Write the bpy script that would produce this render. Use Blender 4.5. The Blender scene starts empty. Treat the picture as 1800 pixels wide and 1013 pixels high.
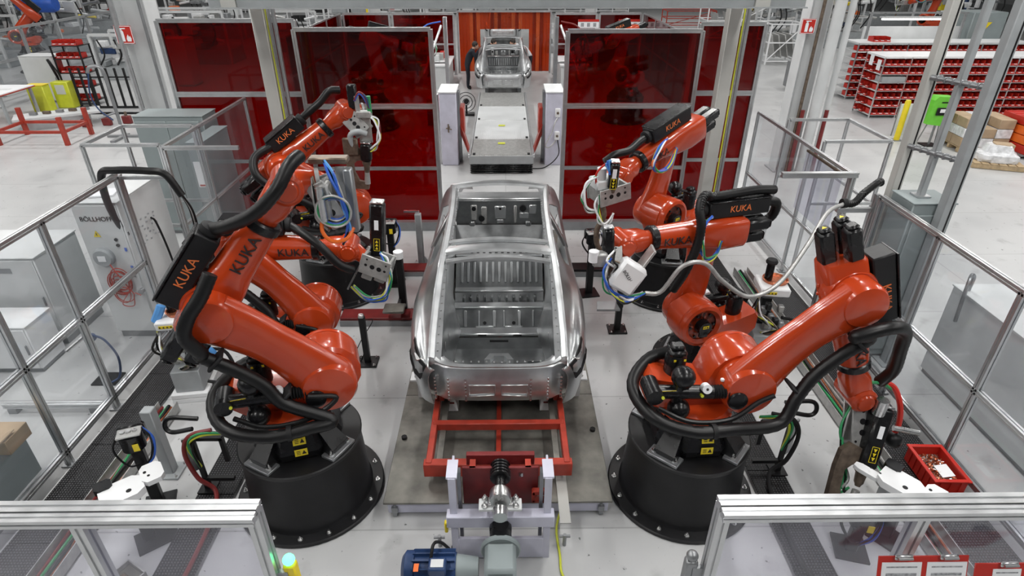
import bpy, math, random
from mathutils import Vector, Matrix
random.seed(7)
SC = bpy.context.scene
COL = SC.collection
V = Vector
R = math.radians

# ------------------------------------------------------------------ camera
cam_d = bpy.data.cameras.new('camera')
cam_d.sensor_width = 36.0
cam_d.lens = 36.0 * 1057.0 / 1800.0
cam_d.clip_end = 300
cam = bpy.data.objects.new('camera', cam_d)
COL.objects.link(cam)
cam.location = (0, 0, 4.8)
cam.rotation_euler = (R(90 - 29.8), 0, -0.0109)
SC.camera = cam

# ------------------------------------------------------------------ light
w = bpy.data.worlds.new('hall_ambient')
SC.world = w
w.use_nodes = True
w.node_tree.nodes['Background'].inputs[0].default_value = (0.86, 0.93, 1.0, 1)
w.node_tree.nodes['Background'].inputs[1].default_value = 0.45
SC.view_settings.view_transform = 'Standard'
SC.view_settings.look = 'None'
SC.view_settings.gamma = 1.0
SC.view_settings.use_curve_mapping = False
SC.view_settings.exposure = -0.12
LAMP_Z = 8.6
LAMP_POWER = 285.0
LAMPS = [(x, y) for y in (-1.5, 4.0, 9.5, 15.5, 23.0, 33.0, 44.0) for x in (-22.0, -13.0, -4.2, 4.2, 13.0, 22.0)]

# ------------------------------------------------------------------ materials
MATS = {}
def srgb(h):
    h = h.lstrip('#')
    c = [int(h[i:i + 2], 16) / 255 for i in (0, 2, 4)]
    return tuple((x / 12.92 if x <= .04045 else ((x + .055) / 1.055) ** 2.4) for x in c)
def mat(name, col, rough=.5, metal=0., var=.12, scale=6., bump=0., bscale=60., coat=0., spec=.5, rvar=.08):
    """Principled material with procedural noise in colour, roughness and fine relief."""
    if isinstance(col, str): col = srgb(col)
    m = bpy.data.materials.new(name); m.use_nodes = True
    nt = m.node_tree; N = nt.nodes; L = nt.links
    b = N['Principled BSDF']
    tc = N.new('ShaderNodeTexCoord'); no = N.new('ShaderNodeTexNoise')
    no.inputs['Scale'].default_value = scale; no.inputs['Detail'].default_value = 5
    L.new(tc.outputs['Object'], no.inputs['Vector'])
    cr = N.new('ShaderNodeValToRGB')
    cr.color_ramp.elements[0].position = .3; cr.color_ramp.elements[1].position = .7
    cr.color_ramp.elements[0].color = (*[max(0, c * (1 - var)) for c in col], 1)
    cr.color_ramp.elements[1].color = (*[min(1, c * (1 + var * .6)) for c in col], 1)
    L.new(no.outputs['Fac'], cr.inputs['Fac']); L.new(cr.outputs['Color'], b.inputs['Base Color'])
    mr = N.new('ShaderNodeMapRange')
    mr.inputs['To Min'].default_value = max(.02, rough - rvar); mr.inputs['To Max'].default_value = min(1, rough + rvar)
    L.new(no.outputs['Fac'], mr.inputs['Value']); L.new(mr.outputs['Result'], b.inputs['Roughness'])
    b.inputs['Metallic'].default_value = metal
    b.inputs['Specular IOR Level'].default_value = spec
    if coat: b.inputs['Coat Weight'].default_value = coat; b.inputs['Coat Roughness'].default_value = .08
    if bump:
        n2 = N.new('ShaderNodeTexNoise'); n2.inputs['Scale'].default_value = bscale
        L.new(tc.outputs['Object'], n2.inputs['Vector'])
        bu = N.new('ShaderNodeBump'); bu.inputs['Strength'].default_value = bump; bu.inputs['Distance'].default_value = .02
        L.new(n2.outputs['Fac'], bu.inputs['Height']); L.new(bu.outputs['Normal'], b.inputs['Normal'])
    MATS[name] = m
    return m
def glassy(name, tint, haze=.0, hazecol=(.7, .75, .8), gloss=.06, nscale=3.0):
    """Thin sheet: tinted transparency, clear-coat reflection by Fresnel, a little dusty haze."""
    m = bpy.data.materials.new(name); m.use_nodes = True
    nt = m.node_tree; N = nt.nodes; L = nt.links
    for n in list(N): N.remove(n)
    o = N.new('ShaderNodeOutputMaterial'); t = N.new('ShaderNodeBsdfTransparent'); t.inputs[0].default_value = (*tint, 1)
    g = N.new('ShaderNodeBsdfGlossy'); g.inputs['Roughness'].default_value = gloss; g.inputs[0].default_value = (1, 1, 1, 1)
    lw = N.new('ShaderNodeLayerWeight'); lw.inputs[0].default_value = .5
    pw = N.new('ShaderNodeMath'); pw.operation = 'POWER'; pw.inputs[1].default_value = 4.0; L.new(lw.outputs['Facing'], pw.inputs[0])
    fr = N.new('ShaderNodeMath'); fr.operation = 'MULTIPLY_ADD'; fr.inputs[1].default_value = .6; fr.inputs[2].default_value = .03; L.new(pw.outputs[0], fr.inputs[0])
    d = N.new('ShaderNodeBsdfDiffuse'); d.inputs[0].default_value = (*hazecol, 1)
    tc = N.new('ShaderNodeTexCoord'); no = N.new('ShaderNodeTexNoise'); no.inputs['Scale'].default_value = nscale; no.inputs['Detail'].default_value = 6
    L.new(tc.outputs['Object'], no.inputs['Vector'])
    ma = N.new('ShaderNodeMath'); ma.operation = 'MULTIPLY'; ma.inputs[1].default_value = haze * 2
    L.new(no.outputs['Fac'], ma.inputs[0])
    m1 = N.new('ShaderNodeMixShader'); m2 = N.new('ShaderNodeMixShader')
    L.new(ma.outputs[0], m1.inputs[0]); L.new(t.outputs[0], m1.inputs[1]); L.new(d.outputs[0], m1.inputs[2])
    L.new(fr.outputs[0], m2.inputs[0]); L.new(m1.outputs[0], m2.inputs[1]); L.new(g.outputs[0], m2.inputs[2])
    L.new(m2.outputs[0], o.inputs[0])
    MATS[name] = m
    return m
def emit(name, col, st):
    m = bpy.data.materials.new(name); m.use_nodes = True
    b = m.node_tree.nodes['Principled BSDF']
    b.inputs['Base Color'].default_value = (*col, 1); b.inputs['Emission Color'].default_value = (*col, 1); b.inputs['Emission Strength'].default_value = st
    MATS[name] = m
mat('robot_red', (.46, .047, .009), .22, var=.1, scale=3, coat=.35, bump=.02, bscale=25)
mat('black_paint', (.009, .009, .010), .42, var=.4, scale=5, bump=.03, bscale=40, spec=.35)
mat('black_gloss', (.006, .006, .007), .28, var=.3, scale=8, spec=.4)
mat('hose_black', (.006, .006, .0065), .40, var=.3, spec=.35)
mat('rubber', (.012, .012, .013), .6, var=.3, spec=.3)
mat('alu', (.60, .61, .62), .32, metal=.85, var=.08, scale=10)
mat('alu_dark', (.30, .31, .32), .4, metal=.7, var=.12)
mat('cast_alu', (.46, .46, .45), .45, metal=.6, var=.2, scale=14, bump=.1)
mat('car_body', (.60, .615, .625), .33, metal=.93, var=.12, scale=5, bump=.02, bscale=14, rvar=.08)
mat('car_inner_shaded', (.30, .31, .315), .32, metal=.9, var=.2, scale=7, bump=.05, bscale=20)  # same metal as the body, darkened to paint in the interior shade
mat('steel', (.6, .6, .6), .28, metal=1.)
mat('steel_brown', (.20, .155, .12), .45, metal=.7, var=.35, scale=18)
mat('plate_steel', (.19, .185, .165), .42, metal=.45, var=.55, scale=4, bump=.05, bscale=30, rvar=.2)
mat('grey_paint', (.34, .36, .37), .45, var=.1)
mat('grey_green', (.25, .29, .295), .42, var=.1, scale=2)
mat('light_grey', (.60, .615, .62), .42, var=.08, scale=2)
mat('white_paint', (.78, .79, .80), .38, var=.06, scale=3)
mat('lavender_paint', (.56, .56, .66), .42, var=.12, scale=4)
mat('cream_steel', (.48, .48, .455), .45, var=.1, scale=1.5)
mat('red_paint', (.38, .04, .022), .38, var=.25, scale=8)
mat('dark_red', (.18, .018, .018), .4, var=.25)
mat('bin_red', (.50, .020, .011), .4, var=.1)
mat('bin_inner_shade', (.12, .01, .01), .6, var=.1)  # shade inside the bins, put into a darker red fill
mat('yellow', (.80, .62, .02), .45, var=.05)
mat('yellow_green', (.62, .66, .05), .4, var=.1)
mat('lime', (.16, .58, .05), .4, var=.1)
mat('paper', (.82, .83, .85), .6, var=.03)
mat('paper_print', (.35, .36, .38), .6, var=.5, scale=60)
mat('blue', (.03, .12, .55), .4)
mat('navy', (.02, .05, .14), .42, var=.25)
mat('sky_blue', (.10, .32, .70), .45)
mat('green', (.03, .28, .10), .4)
mat('orange', (.85, .16, .02), .4)
mat('orange_print', (.75, .19, .05), .6)
mat('black_print', (.02, .012, .012), .6)
mat('copper', (.60, .20, .10), .35, metal=.8, var=.3, scale=40)
mat('cardboard', (.42, .31, .2), .75, var=.12)
mat('wood', (.46, .34, .2), .7, var=.25, scale=12)
mat('cloth_dark', (.012, .014, .022), .85, var=.3)
mat('cloth_light', (.65, .66, .68), .85, var=.1)
mat('skin', (.48, .27, .19), .55)
mat('hair_dark', (.02, .014, .01), .6)
mat('curtain_orange', (.50, .060, .012), .3, var=.25, scale=3)
mat('ceiling_white', (.22, .23, .24), .85)
mat('wrap_film', (.75, .76, .78), .18, var=.25, scale=9, bump=.6, bscale=14)
glassy('pane', (.93, .94, .95), haze=.035)
glassy('pane_dusty', (.90, .90, .94), haze=.05, hazecol=(.62, .62, .75))
glassy('weld_screen', (.38, .009, .006), haze=.025, hazecol=(.42, .012, .008), gloss=.05)
glassy('strip_vinyl', (.75, .20, .05), haze=.30, hazecol=(.60, .09, .02), gloss=.12, nscale=.4)
glassy('strip_vinyl_dark', (.5, .08, .02), haze=.34, hazecol=(.36, .04, .01), gloss=.12, nscale=.4)
glassy('strip_vinyl_lit', (.8, .3, .1), haze=.30, hazecol=(.75, .18, .06), gloss=.12, nscale=.4)  # paler strips carry painted highlights; the dark copy gives overlap lines
emit('lamp_glow', (1, .98, .95), 6)
emit('signal_green', (.1, 1, .35), 4)
emit('signal_red', (1, .08, .03), 3)

# floor: sealed light concrete with slab joints, scuffs and dark specks
def floor_material():
    m = bpy.data.materials.new('sealed_concrete'); m.use_nodes = True
    nt = m.node_tree; N = nt.nodes; L = nt.links; b = N['Principled BSDF']
    tc = N.new('ShaderNodeTexCoord')
    def noise(sc, det=6, st=None):
        n = N.new('ShaderNodeTexNoise'); n.inputs['Scale'].default_value = sc; n.inputs['Detail'].default_value = det
        if st:
            mp = N.new('ShaderNodeMapping'); mp.inputs['Scale'].default_value = st
            L.new(tc.outputs['Object'], mp.inputs['Vector']); L.new(mp.outputs[0], n.inputs['Vector'])
        else: L.new(tc.outputs['Object'], n.inputs['Vector'])
        return n
    def ramp(src, p0, c0, p1, c1):
        r = N.new('ShaderNodeValToRGB'); e = r.color_ramp.elements
        e[0].position = p0; e[0].color = (*c0, 1); e[1].position = p1; e[1].color = (*c1, 1)
        L.new(src, r.inputs['Fac']); return r
    def mul(a, c):
        x = N.new('ShaderNodeMix'); x.data_type = 'RGBA'; x.blend_type = 'MULTIPLY'; x.inputs[0].default_value = 1
        L.new(a, x.inputs[6]); L.new(c, x.inputs[7]); return x.outputs[2]
    base = ramp(noise(.8).outputs['Fac'], .3, (.44, .445, .45), .7, (.53, .535, .535))
    scuff = ramp(noise(3.2, 9, (1, .8, 1)).outputs['Fac'], .26, (.78, .78, .78), .40, (1, 1, 1))
    speck = ramp(noise(17, 3).outputs['Fac'], .27, (.30, .30, .30), .31, (1, 1, 1))
    br = N.new('ShaderNodeTexBrick')
    br.inputs['Color1'].default_value = (1, 1, 1, 1); br.inputs['Color2'].default_value = (.97, .97, .97, 1); br.inputs['Mortar'].default_value = (.74, .74, .74, 1)
    br.inputs['Scale'].default_value = 1; br.inputs['Mortar Size'].default_value = .009; br.inputs['Brick Width'].default_value = 7.5; br.inputs['Row Height'].default_value = 1.9; br.offset = 0
    L.new(tc.outputs['Object'], br.inputs['Vector'])
    c = mul(mul(mul(base.outputs[0], scuff.outputs[0]), speck.outputs[0]), br.outputs['Color'])
    L.new(c, b.inputs['Base Color'])
    rr = N.new('ShaderNodeMapRange'); rr.inputs['To Min'].default_value = .22; rr.inputs['To Max'].default_value = .48
    L.new(noise(1.6).outputs['Fac'], rr.inputs['Value']); L.new(rr.outputs[0], b.inputs['Roughness'])
    b.inputs['Specular IOR Level'].default_value = .45
    MATS['floor'] = m
floor_material()
def tread_material():
    """Dark tread plate: crossed raised lozenges as bump and worn crests."""
    m = bpy.data.materials.new('tread_plate'); m.use_nodes = True
    nt = m.node_tree; N = nt.nodes; L = nt.links; b = N['Principled BSDF']
    tc = N.new('ShaderNodeTexCoord')
    sep = N.new('ShaderNodeSeparateXYZ'); L.new(tc.outputs['Object'], sep.inputs[0])
    def M(op, a, bb=None):
        n = N.new('ShaderNodeMath'); n.operation = op
        for i, s in enumerate((a, bb)):
            if s is None: continue
            if isinstance(s, (int, float)): n.inputs[i].default_value = s
            else: L.new(s, n.inputs[i])
        return n.outputs[0]
    k = 2 * math.pi / .055
    p = M('SINE', M('MULTIPLY', M('ADD', sep.outputs[0], sep.outputs[1]), k)); q = M('SINE', M('MULTIPLY', M('SUBTRACT', sep.outputs[0], sep.outputs[1]), k))
    h = M('MAXIMUM', M('MULTIPLY', p, q), 0.0)
    cr = N.new('ShaderNodeValToRGB'); cr.color_ramp.elements[0].position = .25; cr.color_ramp.elements[0].color = (.012, .012, .013, 1)
    cr.color_ramp.elements[1].position = .8; cr.color_ramp.elements[1].color = (.11, .11, .115, 1)
    L.new(h, cr.inputs[0]); L.new(cr.outputs[0], b.inputs['Base Color'])
    bu = N.new('ShaderNodeBump'); bu.inputs['Strength'].default_value = .6; bu.inputs['Distance'].default_value = .01
    L.new(h, bu.inputs['Height']); L.new(bu.outputs[0], b.inputs['Normal'])
    b.inputs['Roughness'].default_value = .42; b.inputs['Metallic'].default_value = .5
    MATS['tread'] = m
tread_material()

# ------------------------------------------------------------------ mesh builder
WORLD = {}           # object -> world matrix of its own frame
def catmull(pts, sub=6):
    P = [V(p) for p in pts]
    if len(P) < 3: return P
    out = []
    for i in range(len(P) - 1):
        p0 = P[i - 1] if i else P[0] * 2 - P[1]; p1 = P[i]; p2 = P[i + 1]; p3 = P[i + 2] if i + 2 < len(P) else P[-1] * 2 - P[-2]
        for k in range(sub):
            t = k / sub
            out.append(.5 * ((2 * p1) + (p2 - p0) * t + (2 * p0 - 5 * p1 + 4 * p2 - p3) * t * t + (3 * p1 - p0 - 3 * p2 + p3) * t ** 3))
    out.append(P[-1]); return out
def frame(d):
    d = V(d).normalized(); a = V((0, 0, 1)) if abs(d.z) < .9 else V((1, 0, 0))
    x = d.cross(a).normalized(); return x, d.cross(x).normalized(), d
class MB:
    def __init__(s): s.v = []; s.f = []; s.m = []; s.cur = 0
    def add(s, vs, fs):
        o = len(s.v); s.v += [V(p) for p in vs]; s.f += [tuple(i + o for i in f) for f in fs]; s.m += [s.cur] * len(fs); return s
    def box(s, c, d, ax=None, bev=0.):
        """box centre c, full size d, ax = 3 axis vectors; chamfered when bev > 0"""
        c = V(c); X, Y, Z = [V(a) for a in ax] if ax else (V((1, 0, 0)), V((0, 1, 0)), V((0, 0, 1)))
        h = [x / 2 for x in d]
        if bev <= 0:
            vs = [c + X * (i * h[0]) + Y * (j * h[1]) + Z * (k * h[2]) for i in (-1, 1) for j in (-1, 1) for k in (-1, 1)]
            return s.add(vs, [(0, 1, 3, 2), (4, 6, 7, 5), (0, 4, 5, 1), (2, 3, 7, 6), (0, 2, 6, 4), (1, 5, 7, 3)])
        b = min(bev, min(h) * .95)
        idx = {}; vs = []
        for i in (-1, 1):
            for j in (-1, 1):
                for k in (-1, 1):
                    for a in range(3):
                        e = [h[0] - b, h[1] - b, h[2] - b]; e[a] = h[a]
                        idx[(i, j, k, a)] = len(vs); vs.append(c + X * (i * e[0]) + Y * (j * e[1]) + Z * (k * e[2]))
        fs = []
        for i in (-1, 1):
            q = [idx[(i, -1, -1, 0)], idx[(i, 1, -1, 0)], idx[(i, 1, 1, 0)], idx[(i, -1, 1, 0)]]; fs.append(q if i > 0 else q[::-1])
            q = [idx[(-1, i, -1, 1)], idx[(-1, i, 1, 1)], idx[(1, i, 1, 1)], idx[(1, i, -1, 1)]]; fs.append(q if i > 0 else q[::-1])
            q = [idx[(-1, -1, i, 2)], idx[(1, -1, i, 2)], idx[(1, 1, i, 2)], idx[(-1, 1, i, 2)]]; fs.append(q if i > 0 else q[::-1])
        for i in (-1, 1):
            for j in (-1, 1):
                q = [idx[(i, j, -1, 0)], idx[(i, j, -1, 1)], idx[(i, j, 1, 1)], idx[(i, j, 1, 0)]]; fs.append(q if i * j > 0 else q[::-1])
                q = [idx[(i, -1, j, 2)], idx[(i, -1, j, 0)], idx[(i, 1, j, 0)], idx[(i, 1, j, 2)]]; fs.append(q if i * j > 0 else q[::-1])
                q = [idx[(-1, i, j, 1)], idx[(-1, i, j, 2)], idx[(1, i, j, 2)], idx[(1, i, j, 1)]]; fs.append(q if i * j > 0 else q[::-1])
                for k in (-1, 1):
                    q = [idx[(i, j, k, 0)], idx[(i, j, k, 1)], idx[(i, j, k, 2)]]; fs.append(q if i * j * k > 0 else q[::-1])
        return s.add(vs, fs)
    def rings(s, rs, cap=True, closed=True):
        n = len(rs[0]); vs = [p for r in rs for p in r]; fs = []
        for i in range(len(rs) - 1):
            for j in range(n if closed else n - 1):
                a = i * n + j; b2 = i * n + (j + 1) % n
                fs.append((a, b2, b2 + n, a + n))
        if cap and closed: fs += [tuple(range(n))[::-1], tuple(range((len(rs) - 1) * n, len(rs) * n))]
        return s.add(vs, fs)
    def cyl(s, p0, p1, r0, r1=None, n=16, cap=True):
        p0, p1 = V(p0), V(p1); r1 = r0 if r1 is None else r1; x, y, d = frame(p1 - p0)
        R_ = lambda p, r: [p + x * (r * math.cos(2 * math.pi * i / n)) + y * (r * math.sin(2 * math.pi * i / n)) for i in range(n)]
        return s.rings([R_(p0, r0), R_(p1, r1)], cap)
    def lathe(s, prof, o, axis=(0, 0, 1), n=32, cap=True):
        o = V(o); x, y, d = frame(axis)
        return s.rings([[o + d * z + x * (r * math.cos(2 * math.pi * i / n)) + y * (r * math.sin(2 * math.pi * i / n)) for i in range(n)] for r, z in prof], cap)
    def tube(s, pts, r, n=8, sub=6, rib=0.):
        P = catmull(pts, sub); rs = []; x = None
        for i, p in enumerate(P):
            d = (P[min(i + 1, len(P) - 1)] - P[max(i - 1, 0)])
            if d.length < 1e-6: d = V((0, 0, 1))
            d.normalize()
            x = frame(d)[0] if x is None else (x - d * x.dot(d)).normalized()
            y = d.cross(x); rr = (r(i / (len(P) - 1)) if callable(r) else r) * (1 + (rib if i % 2 else -rib))
            rs.append([p + x * (rr * math.cos(2 * math.pi * k / n)) + y * (rr * math.sin(2 * math.pi * k / n)) for k in range(n)])
        return s.rings(rs)
    def sphere(s, c, r, n=14, sc=(1, 1, 1), ax=None):
        X, Y, Z = [V(a) for a in ax] if ax else (V((1, 0, 0)), V((0, 1, 0)), V((0, 0, 1)))
        c = V(c); m = n // 2; rs = []
        for i in range(m + 1):
            ph = math.pi * (i + .0) / m; ph = min(max(ph, .02), math.pi - .02)
            rs.append([c + X * (r * sc[0] * math.sin(ph) * math.cos(2 * math.pi * k / n)) + Y * (r * sc[1] * math.sin(ph) * math.sin(2 * math.pi * k / n)) - Z * (r * sc[2] * math.cos(ph)) for k in range(n)])
        return s.rings(rs)
    def prism(s, poly, o, X, Y, depth, z0=0.):
        """polygon (x,y) in plane o,X,Y extruded along X x Y from z0 to z0+depth"""
        o, X, Y = V(o), V(X), V(Y); Z = X.cross(Y).normalized()
        a = [o + X * p[0] + Y * p[1] + Z * z0 for p in poly]
        return s.rings([a, [p + Z * depth for p in a]])
    def profile(s, p0, p1, wd=.045, up=None):
        """T-slot aluminium extrusion between two points"""
        p0, p1 = V(p0), V(p1); x, y, d = frame(p1 - p0); h = wd / 2; g = wd * .11; q = h - wd * .14
        c = [(-h, -h), (-g, -h), (-g, -q), (g, -q), (g, -h), (h, -h), (h, -g), (q, -g), (q, g), (h, g), (h, h), (g, h), (g, q), (-g, q), (-g, h), (-h, h), (-h, g), (-q, g), (-q, -g), (-h, -g)]
        return s.rings([[p + x * a + y * b for a, b in c] for p in (p0, p1)])
    def build(s, name, material, parent=None, smooth=True, ang=38, loc=None, mats=None):
        me = bpy.data.meshes.new(name)
        if parent is not None: Mw = WORLD[parent]
        else: Mw = Matrix.Translation(V(loc)) if loc is not None else Matrix.Identity(4)
        inv = Mw.inverted()
        me.from_pydata([inv @ p for p in s.v], [], s.f); me.validate(); me.update()
        for mm in (mats or [material]): me.materials.append(MATS[mm])
        if mats: me.polygons.foreach_set('material_index', s.m[:len(me.polygons)])
        if smooth and len(me.polygons):
            me.polygons.foreach_set('use_smooth', [True] * len(me.polygons)); me.set_sharp_from_angle(angle=R(ang))
        ob = bpy.data.objects.new(name, me); COL.objects.link(ob)
        if parent is not None:
            ob.parent = parent; WORLD[ob] = Mw
        else:
            ob.matrix_world = Mw; WORLD[ob] = Mw
        return ob
def thing(name, label, cat, loc=(0, 0, 0), rz=0., group=None, kind=None):
    o = bpy.data.objects.new(name, None); COL.objects.link(o); o.empty_display_size = .2
    M4 = Matrix.Translation(V(loc)) @ Matrix.Rotation(rz, 4, 'Z'); o.matrix_world = M4; WORLD[o] = M4
    return tag(o, label, cat, group, kind)
def tag(o, label=None, cat=None, group=None, kind=None):
    if label: o['label'] = label
    if cat: o['category'] = cat
    if group: o['group'] = group
    if kind: o['kind'] = kind
    return o
def copy_tree(o, parent=None):
    c = o.copy(); COL.objects.link(c)
    if parent is not None: c.parent = parent
    for ch in list(o.children): copy_tree(ch, c)
    return c
def B(name, m, parent, c, d, ax=None, bev=0., **k):
    return MB().box(c, d, ax, bev).build(name, m, parent, **k)
def text(name, s, size, o, X, Y, m, parent, depth=.002, align='CENTER'):
    """flat lettering in plane (X right, Y up) centred at o"""
    cu = bpy.data.curves.new(name, 'FONT'); cu.body = s; cu.size = size; cu.align_x = align; cu.align_y = 'CENTER'; cu.extrude = depth
    t = bpy.data.objects.new(name, cu); COL.objects.link(t)
    dg = bpy.context.evaluated_depsgraph_get(); me = bpy.data.meshes.new_from_object(t.evaluated_get(dg))
    bpy.data.objects.remove(t); bpy.data.curves.remove(cu)
    X, Y = V(X).normalized(), V(Y).normalized(); Z = X.cross(Y); o = V(o)
    inv = WORLD[parent].inverted()
    for v in me.vertices: v.co = inv @ (o + X * v.co.x + Y * v.co.y + Z * v.co.z)
    me.materials.clear(); me.materials.append(MATS[m]); me.name = name
    ob = bpy.data.objects.new(name, me); COL.objects.link(ob); ob.parent = parent; WORLD[ob] = WORLD[parent]
    return ob
def bolt_mesh():
    b = MB(); b.cyl((0, 0, 0), (0, 0, .012), .03, n=10); b.cyl((0, 0, .012), (0, 0, .035), .018, n=6); b.cyl((0, 0, .035), (0, 0, .055), .01, n=8)
    me = bpy.data.meshes.new('bolt'); me.from_pydata([tuple(p) for p in b.v], [], b.f); me.materials.append(MATS['steel']); return me
BOLT = bolt_mesh()
def bolt(parent, p, sc=1.):
    ob = bpy.data.objects.new('bolt', BOLT); COL.objects.link(ob); ob.parent = parent
    ob.location = WORLD[parent].inverted() @ V(p); ob.scale = (sc,) * 3
    return ob
# ================================================================== setting
def struct(o): o['kind'] = 'structure'; return o
HX0, HX1, HY0, HY1, HZ = -46., 46., -14., 66., 9.2
struct(B('floor', 'floor', None, ((HX0 + HX1) / 2, (HY0 + HY1) / 2, -.05), (HX1 - HX0, HY1 - HY0, .1)))
struct(B('ceiling', 'ceiling_white', None, ((HX0 + HX1) / 2, (HY0 + HY1) / 2, HZ + .1), (HX1 - HX0, HY1 - HY0, .2)))
struct(B('wall_far', 'light_grey', None, (0, HY1 + .1, HZ / 2), (HX1 - HX0, .2, HZ)))
struct(B('wall_near', 'ceiling_white', None, (0, HY0 - .1, HZ / 2), (HX1 - HX0, .2, HZ)))
struct(B('wall_left', 'light_grey', None, (HX0 - .1, (HY0 + HY1) / 2, HZ / 2), (.2, HY1 - HY0, HZ)))
struct(B('wall_right', 'light_grey', None, (HX1 + .1, (HY0 + HY1) / 2, HZ / 2), (.2, HY1 - HY0, HZ)))
for i, (x, y) in enumerate(LAMPS):
    t = thing('ceiling_lamp', 'long white fluorescent lamp hanging under the hall ceiling', 'lamp', (x, y, LAMP_Z), group='ceiling lamps of the hall')
    B('housing', 'white_paint', t, (x, y, LAMP_Z + .09), (.62, 3.1, .10), bev=.02)
    for yy in (-1.2, 1.2): MB().cyl((x, y + yy, LAMP_Z + .13), (x, y + yy, HZ), .012, n=6).build('hanger', 'alu_dark', t)
    ld = bpy.data.lights.new('tube_light', 'AREA'); ld.shape = 'RECTANGLE'; ld.size = .5; ld.size_y = 3.0; ld.energy = LAMP_POWER; ld.color = (1, .985, .96)
    lo = bpy.data.objects.new('tube_light', ld); COL.objects.link(lo); lo.parent = t; lo.location = (0, 0, .03)

# ---- steel portal over the end of the cell
pt = thing('steel_portal', 'cream painted steel portal frame standing over the red welding screens', 'steel frame', (0, 10.0, 0))
def ibeam(p0, p1, wd, dp, name, m, parent, X):
    """H-section between p0 and p1, flanges normal to X"""
    p0, p1, X = V(p0), V(p1), V(X); d = (p1 - p0).normalized(); Y = d.cross(X).normalized(); h, k, t = wd / 2, dp / 2, .016
    c = [(-h, -k), (-h + t, -k), (-h + t, -t / 2), (h - t, -t / 2), (h - t, -k), (h, -k), (h, k), (h - t, k), (h - t, t / 2), (-h + t, t / 2), (-h + t, k), (-h, k)]
    return MB().rings([[p + X * a + Y * b for a, b in c] for p in (p0, p1)]).build(name, m, parent, smooth=False)
for nm, xx in (('L', -3.72), ('R', 3.5)):
    cl = B('column', 'cream_steel', pt, (xx, 10.0, 2.15), (.20, .20, 4.3), bev=.01)
    B('foot_plate', 'grey_paint', cl, (xx, 10.0, .012), (.34, .34, .024))
    sx = 1
    for k, (dx, m, rr) in enumerate(((.13, 'yellow_green', .012), (.155, 'cast_alu', .014), (.18, 'alu_dark', .018))):
        MB().tube([(xx + dx, 9.92, .1), (xx + dx + .01 * math.sin(k), 9.91, 1.6), (xx + dx, 9.92, 2.9), (xx + dx, 9.92, 4.3)], rr, n=6).build('cable', m, cl)
    B('cable_duct', 'alu', cl, (xx + .22, 9.98, 2.4), (.05, .05, 3.8))
ibeam((-4.0, 9.0, 4.15), (4.1, 9.0, 4.15), .22, .2, 'beam', 'grey_paint', pt, (0, 0, 1))
for xx in (-3.72, 3.5): B('bracket', 'cream_steel', pt, (xx, 9.5, 4.15), (.2, 1.1, .2))
B('warning_label', 'yellow_green', pt, (-3.6, 9.885, 2.15), (.05, .006, .22))

# ---- building columns
def column(x, y, wx, wy, label, extra):
    t = thing('building_column', label, 'column', (x, y, 0))
    ibeam((x, y, 0), (x, y, HZ), wx, wy, 'shaft', 'light_grey', t, (1, 0, 0))
    B('base_plate', 'grey_paint', t, (x, y, .015), (wx + .15, wy + .15, .03))
    for dx, r, m in extra:
        MB().cyl((x + dx, y - wy / 2 - r, .0), (x + dx, y - wy / 2 - r, HZ), r, n=12).build('conduit', m, t)
    return t
c1 = column(-7.75, 14.0, .62, .5, 'pale steel building column with a fire extinguisher sign beside the grey cabinet', [(-.35, .05, 'alu'), (.22, .03, 'alu_dark')])
c2 = column(6.75, 14.2, .45, .4, 'pale steel building column with red pipes beside the wire shelving aisle', [(.33, .12, 'light_grey'), (.62, .07, 'light_grey'), (.02, .035, 'steel_brown')])
for x in (.05, .6): MB().cyl((6.75 + x, 13.86, 0), (6.75 + x, 13.86, 1.5), .045, n=10).build('sprinkler_pipe', 'dark_red', c2)
def fire_sign(parent_x, y, z, label, s=.5):
    t = thing('fire_extinguisher_sign', label, 'sign', (parent_x, y, z))
    B('board', 'bin_red', t, (parent_x, y, z), (s, .012, s), bev=.004)
    f = MB()
    for dx, dz, w_, h_ in ((0, .46, .98, .03), (0, -.46, .98, .03), (-.475, 0, .03, .95), (.475, 0, .03, .95)): f.box((parent_x + dx * s, y - .008, z + dz * s), (w_ * s, .004, h_ * s))
    f.build('border', 'paper', t)
    g = MB(); o = V((parent_x, y - .01, z))
    g.prism([(-.22, -.36), (.0, -.36), (.0, .16), (-.05, .24), (-.17, .24), (-.22, .16)], o, (s, 0, 0), (0, 0, s), .004)
    g.prism([(-.16, .25), (-.06, .25), (-.06, .31), (.16, .31), (.16, .37), (-.22, .37), (-.22, .31), (-.16, .31)], o, (s, 0, 0), (0, 0, s), .004)
    g.prism([(.12, -.36), (.34, -.36), (.38, -.2), (.32, -.05), (.27, -.14), (.22, .02), (.14, -.1), (.1, -.22)], o, (s, 0, 0), (0, 0, s), .004)
    g.build('pictogram', 'paper', t)
fire_sign(-8.0, 13.7, 3.14, 'red fire extinguisher sign with white pictogram on the column by the grey cabinet', .36)
fire_sign(6.52, 13.95, 3.26, 'red fire extinguisher sign with white pictogram on the column by the bin racks', .30)

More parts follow.
